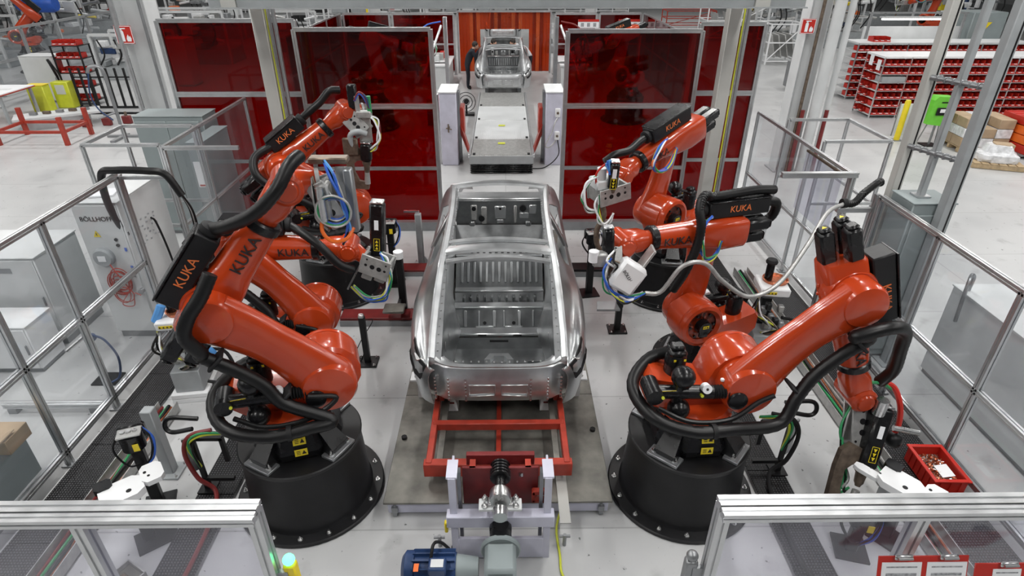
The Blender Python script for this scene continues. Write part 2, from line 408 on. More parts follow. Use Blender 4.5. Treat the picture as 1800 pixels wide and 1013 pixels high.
# ---- red welding screens
def screen(label, x0, x1, y, top, rails, posts, low=0.12, group=None):
    t = thing('welding_screen', label, 'screen', ((x0 + x1) / 2, y, 0), group=group)
    xs = [x0] + list(posts) + [x1]
    for x in xs:
        MB().profile((x, y, 0), (x, y, top), .075).build('post', 'alu', t)
        B('foot', 'alu_dark', t, (x, y, .01), (.14, .14, .02))
    zs = [low] + list(rails) + [top]
    for z in zs:
        MB().profile((x0, y, z), (x1, y, z), .065 if z != zs[2 if len(zs) > 2 else 0] else .09).build('rail', 'alu', t)
    for a, b in zip(xs[:-1], xs[1:]):
        for c, d in zip(zs[:-1], zs[1:]):
            B('red_pane', 'weld_screen', t, ((a + b) / 2, y, (c + d) / 2), (b - a - .06, .008, d - c - .06))
    return t
screen('tall red welding screen in aluminium frame behind the robot holding its gun up', -3.50, -1.24, 10.8, 3.57, (1.19, 2.32), ())
screen('tall red welding screen in aluminium frame behind the robot with the grey gun frame', 1.05, 3.30, 10.8, 3.54, (1.19, 2.32), ())
screen('dark red welding screen beside the grey cabinet and pale building column', -5.95, -3.62, 11.25, 3.66, (1.19, 2.44), (-4.2,))
screen('red welding screen running on from the portal column to the open aisle', 3.40, 4.52, 11.25, 3.6, (1.19, 2.44), (3.95,))
for k, (a, b) in enumerate(((-6.52, -4.68), (-4.55, -2.08), (2.05, 3.72), (3.85, 5.52))):
    screen('low red welding screen around the far station with the orange strip curtain', a, b, 26.6, 2.35, (1.2,), (), group='screens around the far station')
for nm, xx in (('a', -6.65), ('b', 5.65)):
    t = thing('welding_screen', 'red welding screen side wall of the far station', 'screen', (xx, 23, 0), group='side screens of the far station')
    for yy in (19.6, 22, 24.4, 26.6): MB().profile((xx, yy, 0), (xx, yy, 2.35), .06).build('post', 'alu', t)
    for zz in (.1, 1.2, 2.35): MB().profile((xx, 19.6, zz), (xx, 26.6, zz), .05).build('rail', 'alu', t)
    for a, b in ((19.6, 22), (22, 24.4), (24.4, 26.6)):
        for c, d in ((.1, 1.2), (1.2, 2.35)): B('red_pane', 'weld_screen', t, (xx, (a + b) / 2, (c + d) / 2), (.008, b - a - .06, d - c - .06))
# kerb and dark channel under the screens
for nm, a, b in (('l', -4.3, -1.3), ('r', 1.05, 3.4)):
    struct(B('trim_%d' % (1 if nm == 'l' else 2), 'alu_dark', None, ((a + b) / 2, 10.66, .09), (b - a, .10, .18)))

# ---- orange strip curtain
t = thing('strip_curtain', 'orange vinyl strip curtain with an opening behind the far car body', 'curtain', (0, 27.0, 0))
for x in (-1.95, 1.9): MB().profile((x, 27, 0), (x, 27, 2.4), .07).build('post', 'alu', t)
MB().profile((-1.95, 27, 2.4), (1.9, 27, 2.4), .07).build('rail', 'alu', t)
x = -1.9; k = 0
while x < 1.86:
    inside = -1.02 < x + .07 < .95
    z0 = 1.72 if inside else .05
    wv = .02 * math.sin(k * 1.9)
    MB().rings([[(V((x + u, 27.03 + wv + .022 * math.sin(u / .15 * math.pi), z)))  for u in (0, .05, .1, .15)] + [(V((x + u, 27.034 + wv + .022 * math.sin(u / .15 * math.pi), z))) for u in (.15, .1, .05, 0)] for z in (2.36, (2.36 + z0) / 2, z0)]).build('strip', ('strip_vinyl', 'strip_vinyl_dark', 'strip_vinyl', 'strip_vinyl_lit')[(k * 7 // 3) % 4], t)
    x += .145; k += 1
# ================================================================== cell: fences
def fence_y(label, x, ys, top, rails, w_=.045, panes=True, pm='pane', skip=()):
    """run along y at x: posts at ys, rails at heights, clear panes between"""
    t = thing('safety_fence', label, 'fence', (x, ys[0], 0))
    for y in ys:
        MB().profile((x, y, 0), (x, y, top), w_).build('post', 'alu', t)
        B('foot', 'alu_dark', t, (x, y, .008), (.12, .12, .016))
    zs = sorted(list(rails) + [top])
    for i, (a, b) in enumerate(zip(ys[:-1], ys[1:])):
        if b - a < .25: continue
        for z in zs: MB().profile((x, a, z), (x, b, z), w_).build('rail', 'alu', t)
        for j, (c, d) in enumerate(zip(zs[:-1], zs[1:])):
            if (i, j) in skip: continue
            B('pane', pm, t, (x, (a + b) / 2, (c + d) / 2), (.006, b - a - .04, d - c - .04))
    return t
LF = -4.64; RF = 4.62
fence_y('long aluminium safety fence with clear panes beside the tall white rivet cabinet', LF, (3.3, 4.67, 5.56, 6.92), 2.4, (.17, 1.25), w_=.06)
fence_y('aluminium safety fence with clear panes running on past the cabinet to the red screens', LF - .02, (8.1, 9.15, 11.05), 2.4, (.17, 1.25))
fence_y('long aluminium safety fence with clear panes beside the red crate of rivets', RF, (2.7, 4.58, 5.76, 6.90), 2.10, (.15, .98), w_=.06)
fence_y('aluminium safety fence with scratched panes between the portal column and the grey cabinet', RF + .02, (7.72, 8.9, 11.1), 2.12, (.15, .98))
# gate heads: rails standing into the cell
t = thing('gate_frame', 'open aluminium gate frame with a thick black cable over it beside the white cabinet', 'gate', (LF, 7.5, 0))
for y in (6.98, 8.06): MB().profile((LF, y, 0), (LF, y, 2.4), .05).build('post', 'alu', t)
MB().profile((LF, 8.06, 2.4), (-3.62, 8.06, 2.4), .05).build('rail', 'alu', t)
MB().profile((LF, 6.98, 2.36), (LF + .62, 6.98, 2.36), .04).build('rail', 'alu', t)
t = thing('gate_frame', 'open aluminium gate frame with a top bar reaching towards the middle robot', 'gate', (RF, 7.0, 0))
for y in (7.0, 7.62): MB().profile((RF, y, 0), (RF, y, 2.1), .06).build('post', 'alu', t)
MB().profile((3.66, 7.62, 2.14), (RF + .05, 7.62, 2.14), .07).build('rail', 'alu', t)
MB().profile((4.15, 7.0, 1.9), (RF - .04, 7.0, 1.9), .06).build('rail', 'alu', t)
# outer light frames
def light_frame(label, x0, x1, y0, y1, top):
    t = thing('guard_frame', label, 'guard frame', ((x0 + x1) / 2, (y0 + y1) / 2, 0))
    for x in (x0, x1):
        for y in (y0, y1): MB().profile((x, y, 0), (x, y, top), .045).build('post', 'alu', t)
    for y in (y0, y1):
        for z in (top, 1.2): MB().profile((x0, y, z), (x1, y, z), .045).build('rail', 'alu', t)
    xo = x0 if abs(x0) > abs(x1) else x1
    for z in (top, 1.2, .15): MB().profile((xo, y0, z), (xo, y1, z), .045).build('rail', 'alu', t)
    return t
light_frame('bare aluminium guard frame between the white cabinet and the grey green cabinet', -5.82, LF - .12, 8.2, 9.2, 2.4)
light_frame('bare aluminium guard frame in front of the pale building column', RF + .22, 5.85, 8.95, 10.25, 2.2)
# vent plates of the guard frame on the aisle side
t = thing('scratched_guard_plate', 'dirty translucent guard plate on the fence beside the middle robot', 'guard plate', (RF, 8.6, 0))
B('plate', 'pane_dusty', t, (RF - .04, 8.35, 1.62), (.012, 1.1, .9)); MB().profile((RF - .04, 7.8, 2.08), (RF - .04, 8.9, 2.08), .03).build('edge', 'steel_brown', t)
# front fences next to the camera
def fence_x(label, y, xs, top, rails, w_=.07):
    t = thing('safety_fence', label, 'fence', (xs[0], y, 0))
    for x in xs: MB().profile((x, y, 0), (x, y, top - w_ / 2), w_).build('post', 'alu', t)
    for z in list(rails) + [top]:
        MB().profile((xs[0] - w_ / 2, y, z), (xs[-1] + w_ / 2, y, z), w_).build('rail', 'alu', t)
    if True:
        MB().profile((xs[0] - w_ / 2, y - w_ * .98, top), (xs[-1] + w_ / 2, y - w_ * .98, top), w_ * .8).build('rail', 'alu', t)
    zs = list(rails) + [top]
    for a, b in zip(xs[:-1], xs[1:]):
        for c, d in zip(zs[:-1], zs[1:]): B('pane', 'pane_dusty', t, ((a + b) / 2, y, (c + d) / 2), (b - a - .05, .006, d - c - .05))
    return t
FY = 2.2
fence_x('waist of the front safety fence next to the riveting robot with the folded back arm', FY, (-3.4, -2.3, -1.35), 2.2, (.15, 1.1))
fence_x('front safety fence carrying the red clipboards, next to the red parts crate', FY, (1.16, 2.25, 3.4), 2.2, (.15, 1.1))
for x, lb in ((-1.25, 'small yellow switch box with a glowing green lamp on the front fence post'), (1.06, 'small grey interlock switch on the front fence end post')):
    t = thing('interlock_switch', lb, 'switch', (x, FY, 1.6))
    B('body', 'yellow' if x < 0 else 'alu_dark', t, (x, FY + .02, 1.62), (.07, .06, .2), bev=.01)
    MB().sphere((x, FY + .02, 1.75), .035).build('lamp', 'signal_green' if x < 0 else 'alu_dark', t)
    B('bracket', 'alu_dark', t, (x + (-.05 if x < 0 else .045), FY, 1.62), (.08, .03, .12))

# ---- clipboards on the front fence
def clipboard(x, z, w_, h_, label, pages):
    t = thing('clipboard', label, 'clipboard', (x, FY - .12, z))
    up = V((0, .35, .94)).normalized(); n = V((0, -.94, .35)).normalized(); o = V((x, FY - .15, z))
    ax = ((1, 0, 0), up, n)
    B('board', 'bin_red', t, o, (w_, h_, .008), ax, bev=.003)
    for dx in pages:
        pg = B('sheet', 'paper', t, o + V((1, 0, 0)) * dx - up * .02 + n * .006, (w_ * .44, h_ * .9, .002), ax)
        for k in range(5): B('print_line', 'paper_print', pg, o + V((1, 0, 0)) * dx + up * (h_ * .3 - k * h_ * .14) + n * .008, (w_ * .34, .008 + .008 * (k % 2), .001), ax)
        c = MB(); c.box(o + V((1, 0, 0)) * dx + up * (h_ / 2) + n * .015, (.10, .03, .016), ax, bev=.005); c.cyl(o + V((1, 0, 0)) * (dx - .04) + up * (h_ / 2) + n * .03, o + V((1, 0, 0)) * (dx + .04) + up * (h_ / 2) + n * .03, .008, n=8)
        c.build('clip', 'steel', t)
    return t
clipboard(2.28, 1.74, .5, .32, 'red double clipboard holding printed sheets on the front fence', (-.12, .13))
clipboard(2.76, 1.70, .36, .28, 'smaller red clipboard with one sheet beside the double clipboard', (0,))

# ---- walkways of tread plate and cable trays
def walkway(label, x0, x1, y0, y1, z=.05):
    t = thing('tread_plate_walkway', label, 'walkway', ((x0 + x1) / 2, y0, 0))
    n = max(1, round((y1 - y0) / 1.4))
    for i in range(n):
        a = y0 + (y1 - y0) * i / n; b = y0 + (y1 - y0) * (i + 1) / n
        B('tread_sheet', 'tread', t, ((x0 + x1) / 2, (a + b) / 2, z - .01), (x1 - x0, b - a - .006, .02), bev=.003)
    B('support', 'alu_dark', t, ((x0 + x1) / 2, (y0 + y1) / 2, (z - .02) / 2), (x1 - x0 - .06, y1 - y0 - .05, z - .02))
walkway('black tread plate walkway along the fence by the white rivet cabinet', -4.56, -4.12, 2.4, 7.4)
walkway('black tread plate walkway along the fence under the red crate', 4.06, 4.56, 2.4, 8.6)
walkway('short tread plate cover beside the drum of the robot with the folded back arm', -3.08, -2.72, 3.0, 5.4)
walkway('short tread plate cover beside the drum of the robot with the lowered tool', 2.50, 2.86, 3.2, 5.7)
walkway('tread plate cover leading from the middle robot base to the fence', 3.24, 3.70, 7.4, 9.6)
def tray(label, x, y0, y1, side):
    t = thing('cable_tray', label, 'cable tray', (x, y0, 0))
    b = MB(); b.box((x, (y0 + y1) / 2, .03), (.22, y1 - y0, .012)); b.box((x - .11, (y0 + y1) / 2, .08), (.008, y1 - y0, .12)); b.box((x + .11, (y0 + y1) / 2, .08), (.008, y1 - y0, .12))
    b.build('channel', 'cast_alu', t)
    for k, (m, r) in enumerate((('dark_red', .016), ('green', .014), ('hose_black', .02), ('copper', .012), ('cast_alu', .014))):
        dx = -.07 + .035 * k
        MB().tube([(x + dx + .015 * math.sin(j * 1.3 + k * 2), y0 + (y1 - y0) * j / 9, .055 + .01 * ((j + k) % 3)) for j in range(10)], r, n=6, sub=3).build('cable', m, t)
tray('open metal cable tray with red and green cables beside the walkway by the white cabinet', -3.98, 2.4, 5.5, 1)
tray('open metal cable tray with red and green cables beside the walkway under the red crate', 3.90, 2.4, 8.8, -1)

# ================================================================== lift platform in the middle
PX0, PX1, PY0, PY1 = -1.18, 1.0, 3.94, 10.2
t = thing('car_platform', 'low steel plate platform with pale skirt under the bare car body', 'platform', (-.09, PY0, 0))
pt_ = B('deck', 'plate_steel', t, (-.09, (PY0 + PY1) / 2, .188), (PX1 - PX0, PY1 - PY0, .024), bev=.004)
for k in range(4): B('plate_joint', 'black_paint', pt_, (-.09, PY0 + .02 + 1.55 * (k + 1), .2005), (PX1 - PX0, .006, .002))
B('skirt', 'lavender_paint', t, (-.09, PY0 + .05, .10), (PX1 - PX0 - .06, .03, .15), bev=.004)
for x in (PX0 + .06, PX1 - .06): B('side_skirt', 'lavender_paint', t, (x, (PY0 + PY1) / 2, .10), (.03, PY1 - PY0 - .1, .15))
for x in (PX0 + .10, PX1 - .10):
    for y in (PY0 + .03, 5.6):
        c = MB(); c.cyl((x - .02, y, .035), (x + .02, y, .035), .035, n=12); c.box((x, y, .09), (.06, .05, .06)); c.cyl((x, y, .1), (x, y, .15), .014, n=8)
        c.build('levelling_foot', 'alu_dark', t)
B('strip', 'cream_steel', t, (.53, 4.0, .205), (.10, .62, .012))
for a, b in ((-1.1, 4.8), (.93, 4.9)): MB().cyl((a, b, .2), (a, b, .23), .03, n=8).build('eye_bolt', 'rubber', t)

# ---- red car cradle
t = thing('car_cradle', 'worn red steel cradle frame holding up the bare car body', 'cradle', (-.09, 4.2, .2))
zc = .42
B('front_beam', 'red_paint', t, (-.09, 4.22, .37), (1.44, .09, .16), bev=.006)
for x in (-.76, .58):
    B('side_beam', 'red_paint', t, (x, 6.5, .40), (.06, 4.6, .12), bev=.006)
    B('inner_rail', 'plate_steel', t, (x + (.09 if x < 0 else -.09), 6.4, .36), (.06, 4.3, .05))
    lt = MB(); lt.box((x + (.05 if x < 0 else -.05), 5.2, .5), (.05, .2, .10), bev=.01); lt.cyl((x + (.05 if x < 0 else -.05), 5.12, .5), (x + (.05 if x < 0 else -.05), 5.35, .56), .03, n=8); lt.build('clamp', 'red_paint', t)
for y, z in ((4.76, .42), (7.2, .42), (8.7, .42)): B('cross_beam', 'red_paint', t, (-.09, y, z), (1.36, .07, .09), bev=.006)
B('centre_rib', 'red_paint', t, (-.09, 5.6, .222), (.05, 2.6, .03))
B('cross_bar', 'alu_dark', t, (-.09, 4.36, .30), (1.2, .04, .03))
for x, y in ((-.62, 5.05), (.44, 5.05), (-.62, 8.9), (.44, 8.9)):
    p = B('body_support', 'white_paint', t, (x, y + .25, .37), (.14, .10, .34), bev=.01)
    MB().prism([(-.07, -.16), (.07, -.16), (.03, .16), (-.05, .16)], (x, y + .19, .37), (1, 0, 0), (0, 0, 1), .02).build('gusset', 'white_paint', p)
    B('slot', 'black_paint', p, (x, y + .166, .43), (.03, .004, .10)); B('tag', 'dark_red', p, (x, y + .166, .33), (.06, .004, .02))
for x in (-.98, .80):
    ar = MB(); ar.box((x, 5.45, .52), (.22, .16, .03), bev=.005); ar.box((x, 5.52, .36), (.1, .1, .32)); ar.build('side_support', 'white_paint', t)
    for k in (-.05, .05): MB().cyl((x + k, 5.42, .53), (x + k, 5.42, .55), .016, n=8).build('locating_pin', 'steel', t)

# ---- drive unit in front of the platform
t = thing('drive_unit', 'lavender steel frame with bearing, chain sprocket and red guide plate before the platform', 'machine', (-.06, 3.6, 0))
for x in (-.46, .34):
    MB().prism([(-.03, 0), (.03, 0), (.03, 1.0), (-.03, 1.0)], (x, 3.52, 0), (1, 0, 0), (0, 0, 1), .03).build('upright', 'lavender_paint', t)
    B('upright_web', 'lavender_paint', t, (x, 3.64, .5), (.02, .24, 1.0), bev=.004)
    B('slide', 'alu_dark', t, (x + (.05 if x < 0 else -.05), 3.62, .52), (.03, .06, .9))
B('top_plate_a', 'lavender_paint', t, (-.46, 3.6, 1.0), (.09, .2, .02)); B('top_plate_b', 'lavender_paint', t, (.34, 3.6, 1.0), (.09, .2, .02))
B('cross_member', 'lavender_paint', t, (-.06, 3.5, .52), (.92, .10, .13), bev=.006)
B('lower_panel', 'lavender_paint', t, (-.06, 3.5, .14), (.74, .03, .26), bev=.004)
rp = B('guide_plate', 'dark_red', t, (-.06, 3.72, .68), (.66, .03, .44), bev=.005)
B('guide_upper', 'dark_red', t, (-.06, 3.86, .86), (.60, .05, .12), bev=.004)
for x in (-.3, .18): B('guide_rib', 'red_paint', rp, (x, 3.76, .82), (.05, .1, .16))
hk = MB(); hk.box((.28, 3.66, .66), (.12, .05, .04)); hk.box((.28, 3.66, .56), (.12, .05, .03)); hk.box((.225, 3.66, .61), (.025, .05, .12)); hk.build('hook', 'red_paint', t)
for x in (-.1, .02): MB().cyl((x + .1, 3.69, .82), (x + .1, 3.70, .85), .02, n=8).build('nut', 'steel', rp)
sp = MB()
for k in range(5): sp.lathe([(.075, 0), (.088, .006), (.088, .022), (.075, .028)], (-.06, 3.62 + k * .032, .86), (0, 1, 0), n=18)
sp.cyl((-.06, 3.5, .86), (-.06, 3.8, .86), .045, n=16); sp.build('chain_sprocket', 'black_gloss', t)
B('bearing_plate', 'light_grey', t, (-.06, 3.46, .73), (.36, .12, .03), bev=.006)
br = MB(); br.lathe([(.045, -.06), (.085, -.06), (.09, -.04), (.09, .02), (.085, .04), (.045, .04)], (-.06, 3.48, .82), (0, 1, 0), n=22); br.box((-.06, 3.47, .755), (.22, .09, .03), bev=.01); br.box((-.06, 3.47, .78), (.15, .08, .06), bev=.01)
br.build('bearing_block', 'steel', t)
b2 = MB(); b2.lathe([(.03, -.05), (.06, -.05), (.065, .03), (.03, .03)], (-.06, 3.37, .74), (0, 1, 0), n=18); b2.build('shaft_end', 'steel', t)
for dx in (-.13, .13):
    for dy in (-.03, .05): bolt(t, (-.06 + dx, 3.46 + dy, .745), .9)
MB().cyl((-.06, 3.42, .25), (-.06, 3.42, .5), .035, n=12).build('shaft', 'steel', t)
MB().lathe([(.08, 0), (.095, .03), (.095, .16), (.07, .2)], (-.06, 3.42, .34), n=20).build('coupling', 'black_gloss', t)
gb = MB(); gb.lathe([(.16, 0), (.17, .01), (.17, .04), (.13, .06)], (-.06, 3.30, .34), (0, 1, 0), n=24); gb.box((-.06, 3.15, .36), (.26, .28, .26), bev=.03); gb.lathe([(.10, 0), (.12, .02), (.12, .06)], (-.06, 2.98, .36), (0, -1, 0), n=20)
gb.build('gearbox', 'grey_green', t)
mo = MB(); mo.cyl((-.24, 3.14, .36), (-.42, 3.14, .36), .085, .11, n=18); mo.build('motor_adapter', 'grey_green', t)
mo = MB(); mo.cyl((-.42, 3.14, .36), (-.78, 3.14, .36), .12, n=22)
for k in range(14):
    a = k / 14 * 2 * math.pi; mo.box((-.6, 3.14 + .13 * math.cos(a), .36 + .13 * math.sin(a)), (.34, .012, .04), ((1, 0, 0), (0, -math.sin(a), math.cos(a)), (0, math.cos(a), math.sin(a))))
mo.lathe([(.135, 0), (.14, .02), (.14, .07), (.10, .10)], (-.76, 3.14, .36), (-1, 0, 0), n=22); mot = mo.build('motor', 'navy', t)
B('terminal_box', 'navy', mot, (-.56, 3.05, .50), (.14, .12, .09), bev=.012); B('type_plate', 'light_grey', mot, (-.56, 3.05, .547), (.10, .07, .004)); B('label', 'orange', mot, (-.73, 3.05, .495), (.04, .07, .004))
MB().tube([(-.62, 3.1, .5), (-.60, 3.2, .58), (-.56, 3.35, .4), (-.5, 3.48, .12), (-.5, 3.6, .02)], .014, n=6).build('power_cable', 'rubber', t)
for x in (-.62, .52):
    c = MB(); c.cyl((x, 3.62, 0), (x, 3.62, .14), .018, n=8); c.box((x, 3.62, .12), (.1, .02, .02)); c.build('anchor', 'alu_dark', t)
B('stop_switch', 'yellow', t, (-.53, 3.5, .42), (.03, .05, .12), bev=.008)
cb = MB(); cb.tube([(.52, 3.95, .14), (.46, 3.78, .02), (.47, 3.5, .013), (.48, 3.3, .013), (.62, 3.1, .013), (.9, 2.95, .013)], .011, n=6)
tag(cb.build('yellow_cable', 'yellow_green', None), 'yellow green earth cable lying on the floor in front of the platform', 'cable')

# ================================================================== car lift behind (conveyor to the far station)
t = thing('lift_conveyor', 'ribbed grey lift conveyor leading between the red screens to the far car body', 'conveyor', (-.1, 13.9, 0))
B('bellows_core', 'black_paint', t, (-.1, 17.4, .12), (1.46, 6.9, .24))
for k in range(5): B('bellows_fold', 'black_gloss', t, (-.1, 13.93, .03 + .045 * k), (1.5, .05, .026), bev=.01)
B('front_panel', 'grey_paint', t, (-.1, 13.92, .34), (1.52, .04, .20), bev=.005)
for k, (a, b, m) in enumerate(((13.9, 15.3, 'cast_alu'), (15.3, 17.2, 'light_grey'), (17.2, 18.9, 'light_grey'), (18.9, 20.9, 'cast_alu'))):
    d = B('deck_plate', m, t, (-.1, (a + b) / 2, .43), (1.44, b - a - .02, .03), bev=.004)
    rb = MB()
    n = 26
    for i in range(n): rb.box((-.1 - .68 + 1.36 * i / (n - 1), (a + b) / 2, .448), (.022, b - a - .1, .010))
    r = rb.build('deck_ribs', m, d); r['kind'] = 'stuff'
    for x in (-.75, .55): B('latch', 'rubber', d, (x, a + .12, .455), (.06, .10, .03)); 
for y in (14.9, 16.6): B('warning_label', 'yellow_green', t, (-.1, y, .458), (.18, .14, .004))
for x in (-.86, .66): B('side_rail', 'alu', t, (x, 17.4, .42), (.06, 6.9, .09), bev=.01)
for sx, lb in ((-1, 'white lift column with a valve fitting on the side of the red bin trolley'), (1, 'white lift column with two control boxes and hoses on its face')):
    cx = -.1 + sx * 1.27
    t = thing('lift_column', lb, 'lift column', (cx, 14.9, 0))
    B('housing', 'lavender_paint', t, (cx, 15.0, .88), (.40, .9, 1.76), bev=.012); B('cap', 'white_paint', t, (cx, 15.0, 1.77), (.44, .96, .03), bev=.005)
    B('guide_profile', 'alu_dark', t, (cx - sx * .235, 15.0, .86), (.06, .3, 1.7))
    B('edge_post', 'alu', t, (cx + sx * .25, 14.7, .85), (.05, .1, 1.7))
    a = MB(); ix = -.1 + sx * .78
    a.rings([[V((cx - sx * .26, y_, z_)) for y_, z_ in ((14.8, .72), (14.8, .95), (15.1, .95), (15.1, .72))], [V((cx - sx * .40, y_, z_)) for y_, z_ in ((14.6, .42), (14.6, .62), (14.9, .62), (14.9, .42))], [V((ix, y_, z_)) for y_, z_ in ((14.3, .33), (14.3, .45), (14.6, .45), (14.6, .33))]])
    a.box((cx - sx * .30, 15.1, 1.0), (.12, .5, .7), bev=.02); a.build('lift_arm', 'red_paint', t)
    if sx > 0:
        for z in (1.3, .75):
            c = B('control_box', 'white_paint', t, (cx + .08, 14.52, z), (.12, .08, .2), bev=.01); MB().cyl((cx + .08, 14.46, z), (cx + .08, 14.48, z), .03, n=12).build('button', 'steel_brown', c)
        MB().tube([(cx + .08, 14.5, 1.2), (cx, 14.4, 1.05), (cx - .05, 14.42, .85), (cx - .2, 14.4, .55), (cx - .1, 14.4, .5), (cx + .06, 14.48, .65)], .014, n=6).build('hose', 'cast_alu', t)
        MB().tube([(cx + .1, 14.5, .65), (cx + .12, 14.4, .3), (cx - .2, 14.3, .03), (cx - .6, 14.2, .03)], .014, n=6).build('cable', 'rubber', t)
    else:
        v = MB(); v.cyl((cx, 14.45, .95), (cx, 14.55, .95), .03, n=10); v.cyl((cx, 14.46, .85), (cx, 14.46, 1.05), .018, n=8); v.cyl((cx - .06, 14.46, .95), (cx + .08, 14.46, .92), .014, n=8); v.build('valve', 'steel_brown', t)
# open steel posts beside the lift
for sx, lb in ((-1, 'slim steel frame post left behind the lift column, with diagonal brace and blue hose'), (1, 'grey steel post right behind the lift column, with diagonal brace')):
    x = -.1 + sx * 1.42
    t = thing('brace_post', lb.replace('left ', '').replace('right ', ''), 'post', (x, 16.6, 0))
    B('post', 'alu_dark' if sx > 0 else 'alu', t, (x, 16.6, 1.6), (.10, .10, 3.2), bev=.008)
    B('crosspiece', 'alu', t, (x + sx * .5, 16.6, 2.1), (1.0, .05, .05))
    MB().cyl((x + sx * .1, 16.6, 3.0), (x + sx * .55, 16.0, 1.9), .03, n=8).build('brace', 'alu', t)
    MB().tube([(x + sx * .1, 16.5, 3.1), (x + sx * .5, 16.4, 3.0), (x + sx * .8, 16.4, 2.6), (x + sx * .75, 16.4, 1.8)], .018, n=6).build('hose', 'blue' if sx < 0 else 'dark_red', t)
# ================================================================== robots
def sup(p, X, Y, a, b, n=16, e=2.6):
    out = []
    for i in range(n):
        t_ = 2 * math.pi * i / n; c, s_ = math.cos(t_), math.sin(t_)
        out.append(p + X * (a * math.copysign(abs(c) ** (2 / e), c)) + Y * (b * math.copysign(abs(s_) ** (2 / e), s_)))
    return out
def yellow_label(parent, o, X, Y, w_, h_):
    X, Y = V(X).normalized(), V(Y).normalized(); Z = X.cross(Y)
    b = MB(); b.box(o, (w_, h_, .003), (X, Y, Z)); lb = b.build('warning_label', 'yellow', parent)
    q = MB()
    q.prism([(-.10 * w_, -.25 * h_), (.25 * w_, -.25 * h_), (.08 * w_, .3 * h_)], V(o) + X * w_ * .15, X, Y, .003, .001)
    for k in range(3): q.box(V(o) - X * w_ * .2 + Y * h_ * (.22 - .22 * k) + Z * .002, (w_ * .3, h_ * .08, .002), (X, Y, Z))
    q.build('print', 'black_print', lb)
def cable_loop(parent, pts, ms, r=.011, spread=.03, name='cable'):
    for k, m in enumerate(ms):
        rnd = random.Random(k * 31 + len(ms))
        MB().tube([V(p) + V((rnd.uniform(-1, 1), rnd.uniform(-1, 1), rnd.uniform(-1, 1))) * (spread if 0 < i < len(pts) - 1 else spread * .4) for i, p in enumerate(pts)], r * rnd.uniform(.8, 1.25), n=6, sub=5).build(name, m, parent)
def rivet_gun(root, top, bot, face, side, w_=.17, cframe=True, label=True, nose=.25):
    """servo rivet setter: black square body from top to bot, label on face, C-frame to side"""
    top, bot, face = V(top), V(bot), V(face).normalized(); a = (bot - top).normalized(); face = (face - a * face.dot(a)).normalized(); sd = a.cross(face)
    if sd.dot(V(side)) < 0: sd = -sd
    Ln = (bot - top).length; mid = (top + bot) / 2
    ax = (sd, face, sd.cross(face))
    g = B('rivet_setter', 'black_gloss', root, mid, (w_, w_, Ln), ax, bev=.025)
    B('end_cap', 'steel', g, top - a * .012, (w_ * .9, w_ * .9, .024), ax, bev=.006)
    if label:
        o = mid + a * Ln * .25 + face * (w_ / 2 + .002); q = MB()
        for k in (-1, 0, 1): q.prism([(-.018, -.016), (.018, -.016), (0, .018)], o + a * (.042 * k), sd, -a if (sd.cross(-a)).dot(face) > 0 else a, .002)
        for d1, d2, l1, l2 in ((-.034, 0, .004, .15), (.034, 0, .004, .15), (0, -.075, .07, .004), (0, .075, .07, .004)): q.box(o + sd * d1 + a * d2, (l1, .002, l2), (sd, face, a))
        q.build('warning_label', 'yellow', g)
        B('type_plate', 'paper', g, mid - a * Ln * .12 + face * (w_ / 2 + .002), (.05, .003, .12), (sd, face, a))
    MB().lathe([(w_ * .45, 0), (w_ * .4, .05), (w_ * .3, .07), (w_ * .25, .16), (.03, .18), (.024, nose)], bot, a, n=18).build('nose', 'steel_brown', g)
    if cframe:
        o = bot + sd * (w_ * .2)
        Y = -a; X = sd; dep = .06; Zc = X.cross(Y).normalized()
        poly = [(0, .16), (.16, .20), (.24, .12), (.255, -.05), (.24, -nose - .20), (.14, -nose - .30), (-.05, -nose - .30), (-.06, -nose - .20), (.08, -nose - .18), (.145, -nose - .05), (.155, -.06), (.10, .0), (0, .02)]
        MB().prism(poly, o - Zc * dep / 2, X, Y, dep).build('c_frame', 'steel_brown', g)
        MB().cyl(bot + a * (nose + .04), bot + a * (nose + .22), .035, .045, n=12).build('die_post', 'cast_alu', g)
    return g
def plate_bracket(root, p, q, up, w_=.2, m='cast_alu', gap=.16):
    """two drilled plates and spacers joining p and q"""
    p, q, up = V(p), V(q), V(up).normalized(); d = (q - p); L_ = d.length; d.normalize(); up = (up - d * up.dot(d)).normalized(); s_ = d.cross(up)
    c = (p + q) / 2; b = MB()
    for k in (-1, 1): b.box(c + s_ * k * gap / 2, (L_, w_, .022), (d, up, s_), bev=.006)
    for e in (-.42, .42): b.box(c + d * e * L_, (.03, w_ * .9, gap), (d, up, s_), bev=.004)
    o = b.build('mounting_bracket', m, root)
    for k in (-1, 1):
        for e, r, z in ((-.3, .018, 0), (-.08, .03, 0), (.15, .03, 0), (.34, .016, 0), (-.3, .012, .3), (.34, .012, .3)):
            MB().cyl(c + d * e * L_ + up * w_ * z + s_ * k * (gap / 2 + .0105), c + d * e * L_ + up * w_ * z + s_ * k * (gap / 2 + .0125), r, n=12).build('drilled_hole', 'black_paint', o)
    return o

